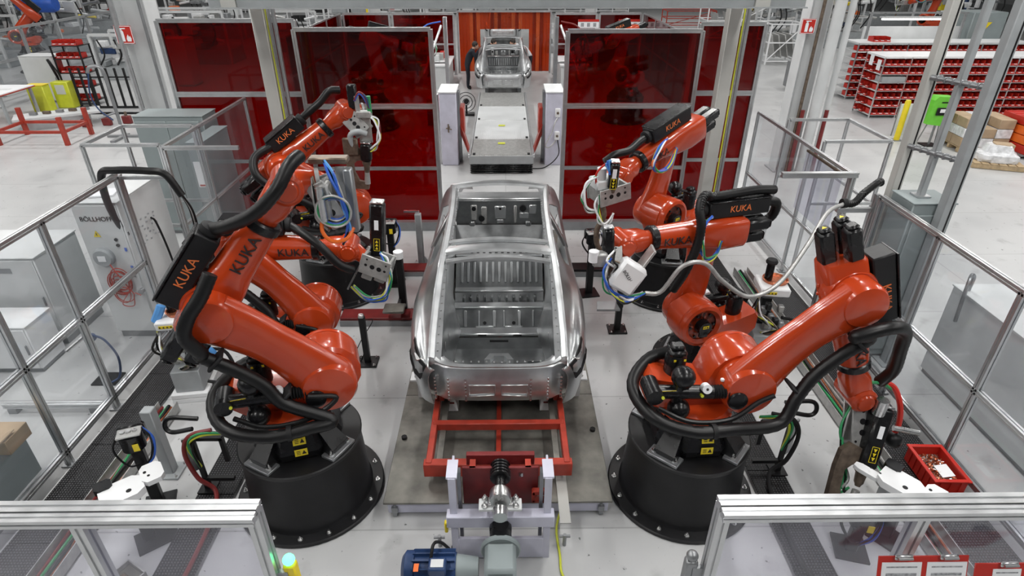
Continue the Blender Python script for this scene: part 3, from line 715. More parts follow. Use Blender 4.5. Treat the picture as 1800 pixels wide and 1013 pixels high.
def robot(label, base, th, zp, al, be, wrist=(0, -90), box=(-.1, .55), hs=-1, text_side=-1, link_hose=True, elbow=None, fore_hose=None, foreL=1.2, dome=True, bolts=16):
    th, al, be = R(th), R(al), R(be)
    root = thing('industrial_robot', label, 'robot', (base[0], base[1], 0), th, group='riveting robots of the cell')
    M4 = WORLD[root]; P = lambda x, y, z: M4 @ V((x, y, z)); D3 = lambda x, y, z: (M4.to_3x3() @ V((x, y, z)))
    f, l, u = D3(1, 0, 0), D3(0, 1, 0), D3(0, 0, 1)
    # -- pedestal
    b = MB()
    if zp > .4: b.lathe([(.0, 0), (.70, 0), (.71, .008), (.71, .036), (.70, .045), (.60, .045), (.585, .07), (.55, zp - .05), (.565, zp - .045), (.57, zp - .01), (.56, zp), (0, zp)], P(0, 0, 0), n=56, cap=False)
    else: b.lathe([(0, 0), (.68, 0), (.69, .008), (.69, .04), (.68, .05), (.60, .05), (.60, zp - .01), (.59, zp), (0, zp)], P(0, 0, 0), n=56, cap=False)
    ped = b.build('pedestal', 'black_paint', root, ang=30)
    for k in range(bolts):
        a = (k + .5) / bolts * 2 * math.pi; bolt(ped, P(.65 * math.cos(a), .65 * math.sin(a), .045), .75)
    # -- base frame: octagonal hub on four splayed feet
    b = MB(); z0 = zp
    ring = lambda r, z, ph=0.: [P(r * math.cos(2 * math.pi * i / 8 + math.pi / 8 + ph), r * math.sin(2 * math.pi * i / 8 + math.pi / 8 + ph), z) for i in range(8)]
    b.rings([ring(.40, z0 + .02), ring(.42, z0 + .10), ring(.36, z0 + .22), ring(.34, z0 + .31)])
    for k in range(4):
        a = math.pi / 4 + k * math.pi / 2; c, s_ = math.cos(a), math.sin(a); rx = D3(c, s_, 0); ry = D3(-s_, c, 0)
        b.rings([[P(c * .30, s_ * .30, z0 + .27) + ry * e for e in (-.07, .07)] + [P(c * .30, s_ * .30, z0 + .02) + ry * e for e in (.10, -.10)],
                 [P(c * .50, s_ * .50, z0 + .08) + ry * e for e in (-.10, .10)] + [P(c * .50, s_ * .50, z0 + .02) + ry * e for e in (.12, -.12)]])
    bf = b.build('base_frame', 'black_gloss', root, ang=25)
    for k in range(4):
        a = math.pi / 4 + k * math.pi / 2; c, s_ = math.cos(a), math.sin(a)
        fp = B('foot_plate', 'alu_dark', bf, P(c * .47, s_ * .47, z0 + .015), (.14, .30, .03), (D3(c, s_, 0), D3(-s_, c, 0), u), bev=.005)
        for e in (-.1, .1): bolt(fp, P(c * .48 - s_ * e, s_ * .48 + c * e, z0 + .03), .95)
    # yellow labels on the two flanks facing across the cell
    for dy in (-1, 1):
        o = P(.0, dy * .40, z0 + .10)
        yellow_label(bf, P(.02, dy * .392, z0 + .115), f * (-dy), u + l * (dy * -.1), .11, .07)
        yellow_label(bf, P(.02, dy * .365, z0 + .225), f * (-dy), u - l * (dy * .45), .11, .07)
    # -- carousel
    A2 = V((.35, 0, zp + .675)); b = MB()
    b.lathe([(.0, zp + .30), (.31, zp + .30), (.33, zp + .32), (.33, zp + .36), (.30, zp + .40), (.0, zp + .40)], P(0, 0, 0), u, n=40, cap=False)
    for k in range(20):
        a = k / 20 * 2 * math.pi; b.box(P(.325 * math.cos(a), .325 * math.sin(a), zp + .335), (.04, .045, .05), (D3(math.cos(a), math.sin(a), 0), D3(-math.sin(a), math.cos(a), 0), u), bev=.008)
    prof = [(-.40, .38), (.36, .38), (.56, .46)]
    for k in range(9):
        a = R(-40 + 24 * k); prof.append((.35 + .295 * math.cos(a), .675 + .295 * math.sin(a)))
    prof += [(.02, .62), (-.20, .66), (-.44, .72), (-.50, .66), (-.50, .48)]
    sy = lambda y_, s_: [P(.05 + (x_ - .05) * s_, y_, zp + .55 + (z_ - .55) * s_) for x_, z_ in prof]
    b.rings([sy(-.10, .93), sy(-.07, 1.0), sy(.19, 1.0), sy(.24, .93)])
    car_ = b.build('carousel', 'robot_red', root, ang=35)
    rim = MB(); rim.lathe([(.18, 0), (.285, -.01), (.292, .01), (.275, .05), (.235, .065), (.19, .035)], P(.35, .22, zp + .675), l, n=36, cap=False); rim.build('drive_housing', 'robot_red', root)
    m = MB(); m.lathe([(0, .0), (.20, 0), (.20, .02), (.0, .02)], P(.35, .22, zp + .675), l, n=30, cap=False); m.cyl(P(.35, .22, zp + .675), P(.35, .33, zp + .675), .10, .085, n=20); m.box(P(.35, .30, zp + .60), (.12, .06, .12), (f, l, u), bev=.02)
    for k in range(6): m.cyl(P(.35 + .16 * math.cos(k * 1.05), .24, zp + .675 + .16 * math.sin(k * 1.05)), P(.35 + .16 * math.cos(k * 1.05), .262, zp + .675 + .16 * math.sin(k * 1.05)), .016, n=6)
    mo = m.build('drive_motor', 'black_gloss', root)
    yellow_label(mo, P(.35, .335, zp + .70), -f, u, .08, .04)
    B('type_plate', 'cast_alu', car_, P(.14, .245, zp + .55), (.10, .004, .07), (f, l, u)); yellow_label(car_, P(.10, .245, zp + .66), -f, u, .07, .07)
    text('lettering', 'KUKA', .085, P(.0, .247, zp + .455), -f, u, 'black_print', car_)
    # slewing motor and recess at the rear
    m = MB(); m.lathe([(0, 0), (.115, 0), (.115, .05), (.095, .06), (.095, .30), (.08, .33), (0, .33)], P(-.22, .06, zp + .55), u, n=22, cap=False); m.box(P(-.22, .06, zp + .90), (.16, .15, .06), (f, l, u), bev=.02); m.box(P(-.22, .06, zp + .95), (.12, .10, .05), (f, l, u), bev=.015)
    sm = m.build('slewing_motor', 'black_gloss', root)
    for e in (-.04, .05): B('arrow_mark', 'yellow', sm, P(-.22 + e, -.035, zp + .86), (.02, .004, .02), (f, l, u))
    # counterbalance: gas cylinder, two accumulators, gauge, bellows
    cb0, cb1 = P(-.48, -.24, zp + .70), P(.02, -.26, zp + .68)
    m = MB(); m.cyl(cb0, cb1, .062, n=20); m.cyl(P(-.50, -.33, zp + .70), P(-.50, -.10, zp + .70), .075, n=20); m.cyl(P(-.28, -.25, zp + .5), P(-.28, -.25, zp + .9), .05, n=16)
    m.sphere(P(-.26, -.26, zp + .86), .105, sc=(1, 1, .95)); m.sphere(P(-.26, -.27, zp + .52), .100)
    cbo = m.build('counterbalance', 'black_gloss', root)
    bl = MB(); bl.tube([cb1 + f * (.012 * k) for k in range(14)], .055, n=14, sub=1, rib=.16); bl.build('bellows', 'rubber', cbo)
    MB().cyl(cb1 + f * .15, P(.30, -.26, zp + .70), .028, n=12).build('rod', 'steel', cbo)
    m = MB(); m.cyl(P(-.06, -.27, zp + .75), P(-.06, -.33, zp + .77), .042, n=18); gg = m.build('pressure_gauge', 'paper', cbo)
    MB().cyl(P(-.06, -.331, zp + .77), P(-.06, -.333, zp + .771), .012, n=10).build('gauge_hub', 'black_print', gg)
    yellow_label(cbo, P(-.38, -.29, zp + .735), f, u - l * .8, .12, .05)
    for e in (-.44, -.1): MB().cyl(P(e, -.30, zp + .70), P(e, -.345, zp + .71), .014, n=8).build('valve_cap', 'yellow_green', cbo)
    # -- link arm, a bowed box-section casting on the robot's right side
    L_ = 1.15; lk = V((math.cos(al), 0, math.sin(al))); nn = V((math.sin(al), 0, -math.cos(al)))
    A3 = A2 + lk * L_; LY = -.20
    b = MB(); rs = []
    lkw, nnw = D3(*lk), D3(*nn)
    for i in range(17):
        t_ = i / 16; c = A2 + lk * (L_ * t_) + nn * (-hs * .055 * math.sin(math.pi * t_)); c.y = LY + .02 * math.sin(math.pi * t_)
        hw = .265 - .080 * math.sin(min(1, t_ * 1.5) * math.pi / 2) + .05 * max(0, t_ - .6) / .4
        ht = .105 - .012 * math.sin(math.pi * t_)
        rs.append(sup(M4 @ c, nnw, l, hw, ht, 20, 2.5))
    b.rings(rs)
    hub = lambda r, d: [(0, -.005), (r, 0), (r, d * .75), (r * .9, d * .93), (r * .62, d), (0, d + .012)]
    b.lathe(hub(.245, .235), M4 @ V((A2.x, LY + .11, A2.z)), -l, n=36, cap=False)
    b.lathe(hub(.20, .225), M4 @ V((A3.x, LY + .11, A3.z)), -l, n=32, cap=False)
    la = b.build('link_arm', 'robot_red', root, ang=40)
    for t_ in (.06, -.03, -.12): B('calibration_block', 'paper', la, M4 @ V((A2.x + .26 * math.cos(al + 1.1 + t_ * 14), LY - .02, A2.z + .26 * math.sin(al + 1.1 + t_ * 14))), (.03, .03, .03), (f, l, u), bev=.006)
    MB().lathe([(0, 0), (.09, 0), (.085, .02), (.05, .03), (0, .03)], M4 @ V((A2.x - .12, LY - .125, A2.z - .05)), -l, n=18, cap=False).build('plug', 'black_gloss', la)
    # -- forearm
    ex = V((math.cos(be), 0, math.sin(be))); nv = V((-math.sin(be), 0, math.cos(be)))
    exw, nvw = D3(*ex), D3(*nv)
    Fp = lambda a, n_, y_: M4 @ (A3 + ex * a + nv * n_ + V((0, y_, 0)))
    b = MB()
    b.lathe([(0, 0), (.215, 0), (.225, .02), (.225, .12), (.205, .17), (0, .17)], Fp(0, 0, -.10), l, n=34, cap=False)
    b.rings([sup(Fp(-.32, .0, .06), nvw, l, .15, .13, 20, 5), sup(Fp(-.28, 0, .06), nvw, l, .175, .15, 20, 5), sup(Fp(.0, 0, .05), nvw, l, .19, .16, 20, 4.5), sup(Fp(.22, 0, .03), nvw, l, .18, .155, 20, 3.2), sup(Fp(.33, 0, .02), nvw, l, .165, .15, 20, 2.2),
             sup(Fp(.36, 0, .02), nvw, l, .160, .150, 20, 2.0), sup(Fp(foreL - .42, 0, .0), nvw, l, .135, .13, 20, 2)])
    for k in range(16):
        a = k / 16 * 2 * math.pi; b.box(Fp(.205 * math.cos(a), .205 * math.sin(a), .075), (.03, .03, .03), (f, l, u), bev=.006)
    fa = b.build('forearm', 'robot_red', root, ang=35)
    MB().lathe([(.135, 0), (.148, .01), (.148, .07), (.13, .085)], Fp(foreL - .42, 0, 0), exw, n=26).build('collar', 'black_gloss', fa)
    ts = text_side
    text('lettering', 'KUKA', .13, Fp(.58, 0, .01 + ts * .149), exw * (-ts), nvw, 'black_print', fa, depth=.004)
    m = MB()
    for n_, y_ in ((-.11, .06), (.07, -.02), (.07, .13)):
        m.box(Fp(-.45, n_, y_), (.30, .125, .125), (exw, nvw, l), bev=.02); m.box(Fp(-.615, n_, y_), (.04, .10, .10), (exw, nvw, l), bev=.02)
    mt = m.build('axis_motors', 'black_gloss', root)
    for n_, y_ in ((-.11, .06), (.07, .13)): MB().prism([(-.02, -.016), (.02, -.016), (0, .02)], Fp(-.637, n_, y_), nvw, l, .003, -.003).build('warning_mark', 'yellow', mt)
    # -- wrist
    wp, wy = R(wrist[1]), R(wrist[0])
    W5 = Fp(foreL, 0, 0)
    wd = (exw * math.cos(wp) * math.cos(wy) + nvw * math.sin(wp) + l * math.sin(wy) * math.cos(wp)).normalized()
    b = MB()
    b.rings([sup(Fp(foreL - .40, 0, 0), nvw, l, .105, .105, 18, 2), sup(Fp(foreL - .30, 0, 0), nvw, l, .10, .10, 18, 2), sup(Fp(foreL - .22, 0, 0), nvw, l, .12, .14, 18, 3), sup(Fp(foreL - .05, 0, 0), nvw, l, .125, .15, 18, 3.2), sup(Fp(foreL + .09, 0, 0), nvw, l, .08, .145, 18, 2.6)])
    b.lathe([(0, -.17), (.10, -.17), (.125, -.15), (.125, .15), (.10, .17), (0, .17)], W5, l, n=26, cap=False)
    b.lathe([(0, 0), (.10, .0), (.105, .10), (.085, .18), (.085, .215), (0, .215)], W5, wd, n=22, cap=False)
    wr = b.build('wrist', 'robot_red', root, ang=35)
    MB().lathe([(0, 0), (.10, 0), (.10, .03), (0, .03)], W5 + wd * .215, wd, n=22, cap=False).build('tool_flange', 'cast_alu', wr)
    for k in (-1, 1): MB().lathe([(0, .17), (.085, .17), (.075, .19), (0, .19)], W5, l * k, n=18, cap=False).build('wrist_cap', 'robot_red', wr)
    # -- hose retractor box on top of the forearm
    a0, a1 = box; c = (a0 + a1) / 2
    bx = B('hose_box', 'black_paint', root, Fp(c, .285, .02), (a1 - a0, .19, .20), (exw, nvw, l), bev=.012)
    B('box_lid', 'black_gloss', bx, Fp(c, .387, .02), (a1 - a0 - .02, .016, .23), (exw, nvw, l), bev=.004)
    B('box_bracket', 'black_paint', bx, Fp(c, .185, .02), (.18, .04, .12), (exw, nvw, l))
    text('lettering', 'KUKA', .105, Fp(c + (.08 if hs > 0 and ts < 0 else 0.), .285, .02 + ts * .102), exw * (-ts), nvw, 'orange_print', bx)
    sp = MB(); sp.lathe([(.075, 0), (.085, .02), (.085, .06), (.07, .07)], Fp(a1, .285, .02), exw, n=18)
    sp.build('hose_clamp', 'rubber', bx)
    # -- dress pack hoses
    if link_hose:
        pts = [P(-.15, .22, zp + .80), P(-.42, .20, zp + .72), P(-.62, -.05, zp + .62), P(-.52, -.38, zp + .54), P(-.2, -.50, zp + .46), P(.15, -.50, zp + .46), P(.57 if hs > 0 else .33, -.46, zp + (.46 if hs > 0 else .47))]
        lo = lambda t_, n_, y_: M4 @ (A2 + lk * (L_ * t_) + nn * (hs * n_) + V((0, y_, 0)))
        pts += [lo(.22, .27, -.38), lo(.42, .235, -.33), lo(.65, .235, -.32), lo(.88, .26, -.32)]
        pts += [Fp(*e) for e in (elbow or [(-.25, -.05, -.32), (-.28, .2, -.25), (-.15, .34, -.12), (a0 + .02, .30, -.05)])]
        hp = MB(); hp.tube(pts, .056, n=12, sub=10, rib=.028); ho = hp.build('dress_hose', 'hose_black', root)
        for t_ in (.25, .8):
            cl = MB(); cl.box(lo(t_, .23, -.32), (.03, .17, .16), (lkw, nnw, l), bev=.01); cl.build('hose_bracket', 'rubber', ho)
        cl = MB(); cl.lathe([(.056, -.02), (.068, -.02), (.068, .02), (.056, .02)], P(-.02, -.505, zp + .455), f, n=16); cl.build('hose_clip', 'rubber', ho)
        MB().tube([P(-.45, -.30, zp + .56), P(-.2, -.42, zp + .50), P(.15, -.42, zp + .50), P(.40, -.36, zp + .62), lo(.12, .12, -.36)], .022, n=8).build('thin_hose', 'hose_black', ho)
    if fore_hose:
        hp = MB(); hp.tube([Fp(a1 + .04, .285, .02)] + [Fp(*e) for e in fore_hose], .052, n=12, sub=10, rib=.028); ho = hp.build('tool_hose', 'hose_black', root)
    return dict(root=root, P=P, Fp=Fp, ex=exw, n=nvw, l=l, f=f, u=u, W5=W5, wd=wd, flange=W5 + wd * .245)
HMIX = ['blue', 'blue', 'cast_alu', 'yellow_green', 'green', 'paper']

# -- front robot, arm folded back, tool high (beside the white cabinet)
r = robot('red orange riveting robot on a tall black drum, arm folded back over the tread plate', (-1.97, 4.31), 17.2, .75, 133.1, 51.5, wrist=(0, -50), box=(-.12, .55), hs=-1,
          elbow=[(-.22, -.06, -.36), (-.13, .10, -.38), (.03, .15, -.37), (.22, .15, -.35), (.4, .17, -.30)],
          fore_hose=[(.72, .22, -.12), (.95, .12, -.22), (1.18, .08, -.24), (1.38, .08, -.16), (1.46, .04, -.05)])
rt_ = r['root']; o = r['flange']
plate_bracket(rt_, V((-1.46, 4.44, 3.22)), V((-1.30, 4.46, 2.86)), (1, 0, 0), .16, gap=.14)
B('tool_bar', 'alu_dark', rt_, (-1.21, 4.46, 3.05), (.065, .09, .52), bev=.01)
B('tool_block', 'cast_alu', rt_, (-1.40, 4.40, 3.07), (.10, .12, .30), bev=.015)
B('tool_plate', 'cast_alu', rt_, (-1.27, 4.50, 3.10), (.10, .02, .42), bev=.004)
B('tool_block', 'steel_brown', rt_, (-1.36, 4.52, 3.36), (.30, .10, .05), bev=.01)
MB().cyl((-1.41, 4.33, 3.2), (-1.41, 4.33, 2.93), .035, n=12).build('valve', 'steel', rt_)
c0 = V((-1.32, 4.35, 3.02))
for k, m in enumerate(('blue', 'cast_alu', 'hose_black', 'blue', 'green', 'cast_alu')):
    rr = .09 + .009 * k
    MB().tube([c0 + V((rr * math.cos(a_), -.01 * k, rr * .95 * math.sin(a_))) for a_ in [R(x) for x in range(0, 361, 30)]], .009, n=6, sub=3).build('cable_coil', m, rt_)
MB().tube([(-1.42, 4.36, 2.98), (-1.43, 4.3, 2.86), (-1.36, 4.28, 2.78), (-1.25, 4.3, 2.79), (-1.2, 4.36, 2.86)], .016, n=8).build('red_hose', 'orange', rt_)
cable_loop(rt_, [(-1.36, 4.40, 3.38), (-1.30, 4.33, 3.28), (-1.23, 4.32, 3.05), (-1.23, 4.34, 2.85), (-1.3, 4.36, 2.72)], ['blue', 'sky_blue', 'hose_black', 'blue', 'cast_alu'], .010, .018)
cable_loop(rt_, [(-1.47, 4.40, 3.26), (-1.45, 4.34, 3.1), (-1.47, 4.34, 2.95), (-1.40, 4.36, 2.84)], ['cast_alu', 'steel_brown', 'hose_black', 'cast_alu'], .011, .02)

# -- front robot with the lowered gun (beside the red crate)
r = robot('red orange riveting robot on a tall black drum, reaching away with its gun lowered', (1.74, 4.31), 3.8, .75, 46.0, -70, wrist=(-8, 12), box=(-.27, .42), hs=1,
          elbow=[(.20, -.14, -.36), (.20, .12, -.38), (.36, .29, -.3), (.65, .31, -.2), (.95, .29, -.12), (1.12, .2, -.05)])
rt_ = r['root']
plate_bracket(rt_, (3.36, 4.42, 1.02), (3.34, 4.2, .62), (-1, 0, 0), .2, gap=.15)
rivet_gun(rt_, (3.50, 4.28, 1.05), (3.36, 4.05, .52), (.1, -.8, .6), (-1, 0, 0), .17, nose=.2)
B('tool_block', 'cast_alu', rt_, (3.34, 4.40, 1.10), (.24, .16, .12), bev=.02)
MB().cyl((3.44, 4.22, 1.02), (3.44, 4.22, 1.18), .055, n=16).build('servo_connector', 'steel', rt_)
MB().tube([(3.50, 4.40, 1.24), (3.60, 4.36, 1.22), (3.68, 4.3, 1.05), (3.70, 4.25, .85), (3.66, 4.22, .72)], .026, n=8).build('red_hose', 'bin_red', rt_)
MB().sphere((3.68, 4.22, .70), .085).build('hose_reel', 'black_paint', rt_)
MB().cyl((3.62, 4.2, .86), (3.84, 4.15, .84), .028, n=10).build('nozzle', 'steel', rt_)
MB().tube([(3.2, 4.42, 1.1), (3.3, 4.36, 1.26), (3.45, 4.34, 1.28), (3.58, 4.36, 1.2)], .016, n=8).build('green_hose', 'green', rt_)
cable_loop(rt_, [(3.26, 4.35, 1.05), (3.16, 4.25, .85), (3.17, 4.15, .6), (3.22, 4.05, .4), (3.17, 3.98, .3), (3.24, 3.98, .3)], ['green', 'cast_alu', 'hose_black', 'green'], .011, .03)

# -- middle robots on low plates
r = robot('red orange riveting robot on a low black plate, folded arm, beside the slim black stand', (-2.73, 6.38), 7, .12, 126.5, -3, wrist=(-25, -25), box=(-.2, .5), hs=-1,
          fore_hose=[(.7, .24, -.1), (.9, .12, -.2), (1.1, -.1, -.24), (1.25, -.2, -.2)])
rt_ = r['root']; L2 = r
plate_bracket(rt_, r['flange'] - V((.04, 0, 0)), r['flange'] + V((.30, -.05, -.12)), (0, 0, 1), .26, gap=.2)
rivet_gun(rt_, (-1.50, 6.6, 2.18), (-1.55, 6.55, 1.52), (0, -1, .2), (1, 0, 0), .17, cframe=False, nose=.2)
for dx, dz in ((0, 0), (.15, -.04)): B('valve_block', 'cast_alu', rt_, (-1.66 + dx, 6.42, 1.36 + dz), (.13, .07, .20), ((.9, 0, -.42), (0, 1, 0), (.42, 0, .9)), bev=.01)
B('tool_frame', 'steel', rt_, (-1.83, 6.42, 1.32), (.02, .1, .42), ((.85, 0, -.5), (0, 1, 0), (.5, 0, .85)))
cable_loop(rt_, [(-1.86, 6.4, 1.18), (-1.7, 6.32, 1.06), (-1.5, 6.3, 1.10), (-1.40, 6.32, 1.3), (-1.42, 6.4, 1.5), (-1.5, 6.45, 1.6)], HMIX + ['cast_alu', 'paper'], .011, .03)
cable_loop(rt_, [(-1.9, 6.42, 1.15), (-1.72, 6.34, 1.02), (-1.5, 6.32, 1.02), (-1.42, 6.34, 1.18)], ['blue', 'blue', 'yellow_green'], .012, .02)

r = robot('red orange riveting robot on a low plate, white lettered box on its gun', (2.62, 6.39), 197, .12, 96.5, 0.5, wrist=(25, -35), box=(-.60, .20), hs=1, text_side=1, link_hose=False,
          fore_hose=None)
rt_ = r['root']; Fp = r['Fp']
MB().tube([Fp(-.6, .3, .02), Fp(-.78, .24, .0), Fp(-.8, .05, -.05), Fp(-.65, -.05, -.1)], .056, n=12, sub=10, rib=.03).build('dress_hose', 'hose_black', rt_)
MB().tube([Fp(-.66, .44, .06), Fp(-.4, .46, .06), Fp(-.1, .45, .06), Fp(.15, .44, .06), Fp(.28, .47, .08), Fp(.36, .36, .14), Fp(.36, .18, .22), Fp(.40, -.05, .26), Fp(.5, -.35, .26), Fp(.58, -.6, .2)], .052, n=12, sub=12, rib=.05).build('corrugated_hose', 'hose_black', rt_)
cable_loop(rt_, [Fp(.2, .25, .18), Fp(.34, .18, .24), Fp(.34, -.05, .28), Fp(.24, -.22, .26), Fp(.1, -.2, .22), Fp(.05, -.05, .2)], ['blue', 'blue', 'yellow_green', 'green', 'paper'], .011, .03)
o = V((1.27, 5.72, 1.72)); tx = V((.84, -.1, -.53)).normalized(); ty = V((.53, .1, .84)).normalized(); tz = tx.cross(ty)
gx = B('rivet_feeder_box', 'white_paint', rt_, o + V((.02, -.10, 0)), (.30, .34, .18), (tx, ty, tz), bev=.035)
text('lettering', 'BÖLLHOFF', .05, o + V((.03, -.10, 0)) + tz * .092 if tz.y < 0 else o + V((.03, -.10, 0)) - tz * .092, V((.55, 0, -.83)), V((.83, 0, .55)), 'black_print', gx)
B('tool_frame', 'cast_alu', rt_, V((1.44, 5.72, 1.78)), (.03, .18, .5), (tx, V((0, 1, 0)), ty), bev=.006)
plate_bracket(rt_, r['flange'] - r['wd'] * .05, V((1.15, 5.72, 1.92)), (0, 0, 1), .2, gap=.16)
rivet_gun(rt_, (1.08, 5.80, 2.20), (1.10, 5.76, 1.78), (0, -1, .2), (-1, 0, 0), .12, cframe=False, label=False, nose=.16)
B('valve_block', 'cast_alu', rt_, (1.0, 5.72, 1.88), (.16, .12, .16), bev=.02); MB().cyl((.93, 5.7, 1.86), (.93, 5.7, 1.98), .055, n=14).build('servo_connector', 'paper', rt_)
cable_loop(rt_, [(1.5, 5.62, 1.5), (1.3, 5.58, 1.46), (1.12, 5.58, 1.56), (1.04, 5.62, 1.74), (1.1, 5.68, 1.9)], HMIX + ['paper', 'cast_alu', 'blue', 'hose_black'], .011, .04)
cable_loop(rt_, [(1.15, 5.7, 2.0), (1.08, 5.65, 1.9), (1.18, 5.62, 1.8), (1.1, 5.64, 1.68)], ['paper', 'cast_alu', 'hose_black', 'paper', 'cast_alu', 'steel_brown'], .010, .06)
MB().tube([(1.52, 5.68, 1.47), (1.70, 5.7, 1.48), (1.9, 5.72, 1.78), (2.15, 5.75, 1.8), (2.4, 5.8, 1.55), (2.75, 5.85, 1.32), (3.1, 5.95, 1.42), (3.5, 6.3, 1.7), (3.9, 6.75, 1.95), (4.2, 6.95, 2.0)], .026, n=10, sub=10, rib=.03).build('metal_hose', 'cast_alu', rt_)

# -- rear robots on tall drums
r = robot('red orange riveting robot on a tall drum holding its gun up before the red screen', (-2.64, 8.40), 25.7, .72, 142, 34, wrist=(0, -40), box=(.08, .62), hs=-1,
          fore_hose=[(.8, .3, 0), (1.0, .3, 0), (1.2, .33, 0), (1.32, .25, 0)])
rt_ = r['root']
plate_bracket(rt_, (-2.18, 8.55, 2.70), (-1.98, 8.5, 2.48), (1, 0, .2), .24, gap=.2)
B('tool_plate', 'cast_alu', rt_, (-1.97, 8.45, 2.56), (.18, .03, .42), bev=.006)
B('tool_block', 'cast_alu', rt_, (-1.95, 8.42, 2.76), (.20, .12, .09), bev=.01)
B('servo_motor', 'black_gloss', rt_, (-2.10, 8.5, 2.98), (.12, .12, .32), bev=.015)
for dx, m in ((.0, 'cast_alu'), (.16, 'green')): MB().cyl((-2.03 + dx, 8.42, 2.78), (-2.03 + dx, 8.42, 3.0), .032, n=10).build('air_cylinder', m, rt_)
rivet_gun(rt_, (-1.97, 8.4, 2.36), (-1.99, 8.4, 2.10), (0, -1, .2), (-1, 0, 0), .15, label=False, nose=.12)
B('tool_plate', 'steel_brown', rt_, (-2.18, 8.36, 2.32), (.22, .05, .26), bev=.02)
cable_loop(rt_, [(-1.88, 8.38, 2.74), (-1.78, 8.36, 2.66), (-1.76, 8.36, 2.45), (-1.84, 8.36, 2.3), (-1.95, 8.38, 2.26)], ['paper', 'cast_alu', 'yellow_green', 'paper', 'dark_red'], .011, .03)
cable_loop(rt_, [(-2.05, 8.38, 2.95), (-1.98, 8.36, 3.06), (-1.9, 8.36, 3.0), (-1.86, 8.38, 2.85)], ['blue', 'navy', 'dark_red'], .012, .02)
MB().tube([(-2.15, 8.38, 2.30), (-2.16, 8.34, 2.48), (-2.05, 8.33, 2.54), (-1.93, 8.35, 2.50)], .04, n=10).build('grey_hose', 'grey_paint', rt_)

r = robot('red orange riveting robot on a tall drum with grey gun frame before the screen', (2.51, 8.30), 216, .72, 101, -17, wrist=(-20, -5), box=(-.12, .62), hs=1, text_side=1, link_hose=False)
rt_ = r['root']; Fp = r['Fp']
MB().tube([Fp(.66, .285, .02), Fp(.85, .3, .05), Fp(1.05, .3, .08), Fp(1.25, .34, .05), Fp(1.4, .3, .0)], .05, n=12, sub=8, rib=.03).build('tool_hose', 'hose_black', rt_)
cable_loop(rt_, [Fp(.45, .2, .18), Fp(.7, .2, .26), Fp(.85, .02, .28), Fp(.72, -.14, .26), Fp(.5, -.16, .24), Fp(.3, -.02, .2)], ['blue', 'blue', 'paper', 'yellow_green', 'orange', 'green'], .012, .03)
o = V((1.25, 7.18, 2.12)); 
plate_bracket(rt_, (1.50, 7.28, 2.12), (1.10, 7.12, 2.06), (0, 0, 1), .22, gap=.34)
B('tool_block', 'light_grey', rt_, (1.22, 7.16, 2.22), (.30, .26, .12), ((.95, .3, .05), (-.3, .95, 0), (0, 0, 1)), bev=.015)
rivet_gun(rt_, (1.32, 7.02, 2.52), (1.31, 7.05, 2.18), (0, -1, .3), (-1, 0, 0), .12, cframe=False, nose=.1)
MB().cyl((1.18, 7.1, 2.26), (1.18, 7.1, 2.42), .06, n=16).build('servo_connector', 'light_grey', rt_)
MB().tube([(1.20, 7.15, 1.98), (1.25, 7.1, 1.8), (1.17, 7.08, 1.6), (1.18, 7.05, 1.42), (1.25, 7.05, 1.3)], .035, n=10).build('c_frame', 'steel_brown', rt_)
cable_loop(rt_, [(1.12, 7.0, 2.35), (1.0, 6.98, 2.25), (.96, 6.98, 2.08), (1.03, 7.0, 1.92), (1.15, 7.02, 1.88)], ['paper', 'green', 'cast_alu', 'paper', 'hose_black'], .013, .025)
cable_loop(rt_, [(1.15, 7.0, 2.1), (1.13, 6.98, 1.95), (1.2, 7.0, 1.75), (1.3, 7.02, 1.72), (1.35, 7.02, 1.85)], ['green', 'paper', 'cast_alu', 'paper', 'yellow_green'], .011, .03)
cable_loop(rt_, [(1.3, 7.05, 2.45), (1.22, 7.0, 2.52), (1.26, 7.0, 2.36)], ['sky_blue', 'sky_blue', 'blue', 'blue'], .011, .03)
MB().tube([(1.12, 7.05, 2.2), (1.1, 7.0, 2.38), (1.2, 7.0, 2.5), (1.3, 7.05, 2.5)], .013, n=8).build('red_hose', 'bin_red', rt_)
# ================================================================== bare aluminium car bodies
def itp(tab, s):
    if s <= tab[0][0]: return tab[0][1]
    for (a, x), (b, y) in zip(tab[:-1], tab[1:]):
        if s <= b:
            t_ = (s - a) / (b - a); return x + (y - x) * t_
    return tab[-1][1]
XM = [(0, .72), (.05, .80), (.12, .86), (.3, .925), (.6, .962), (1.1, .985), (1.6, .965), (2.3, .945), (3.5, .945), (4.2, .955), (4.7, .94), (5.05, .88), (5.25, .74)]
ZS = [(0, .50), (.15, .56), (.4, .655), (.8, .735), (1.2, .765), (2, .75), (3.3, .745), (4.3, .76), (4.8, .70), (5.25, .52)]
XR = [(0, .71), (.3, .72), (.8, .70), (1.2, .675), (1.6, .65), (2.4, .645), (3.0, .67), (3.5, .71), (4.0, .76), (4.4, .79)]
ZR = [(0, .535), (.15, .585), (.4, .72), (.8, .935), (1.2, 1.105), (1.6, 1.205), (2.1, 1.255), (2.8, 1.265), (3.45, 1.21), (3.95, .99), (4.4, .77)]
CX, CY, CZ = -.09, 4.93, .52
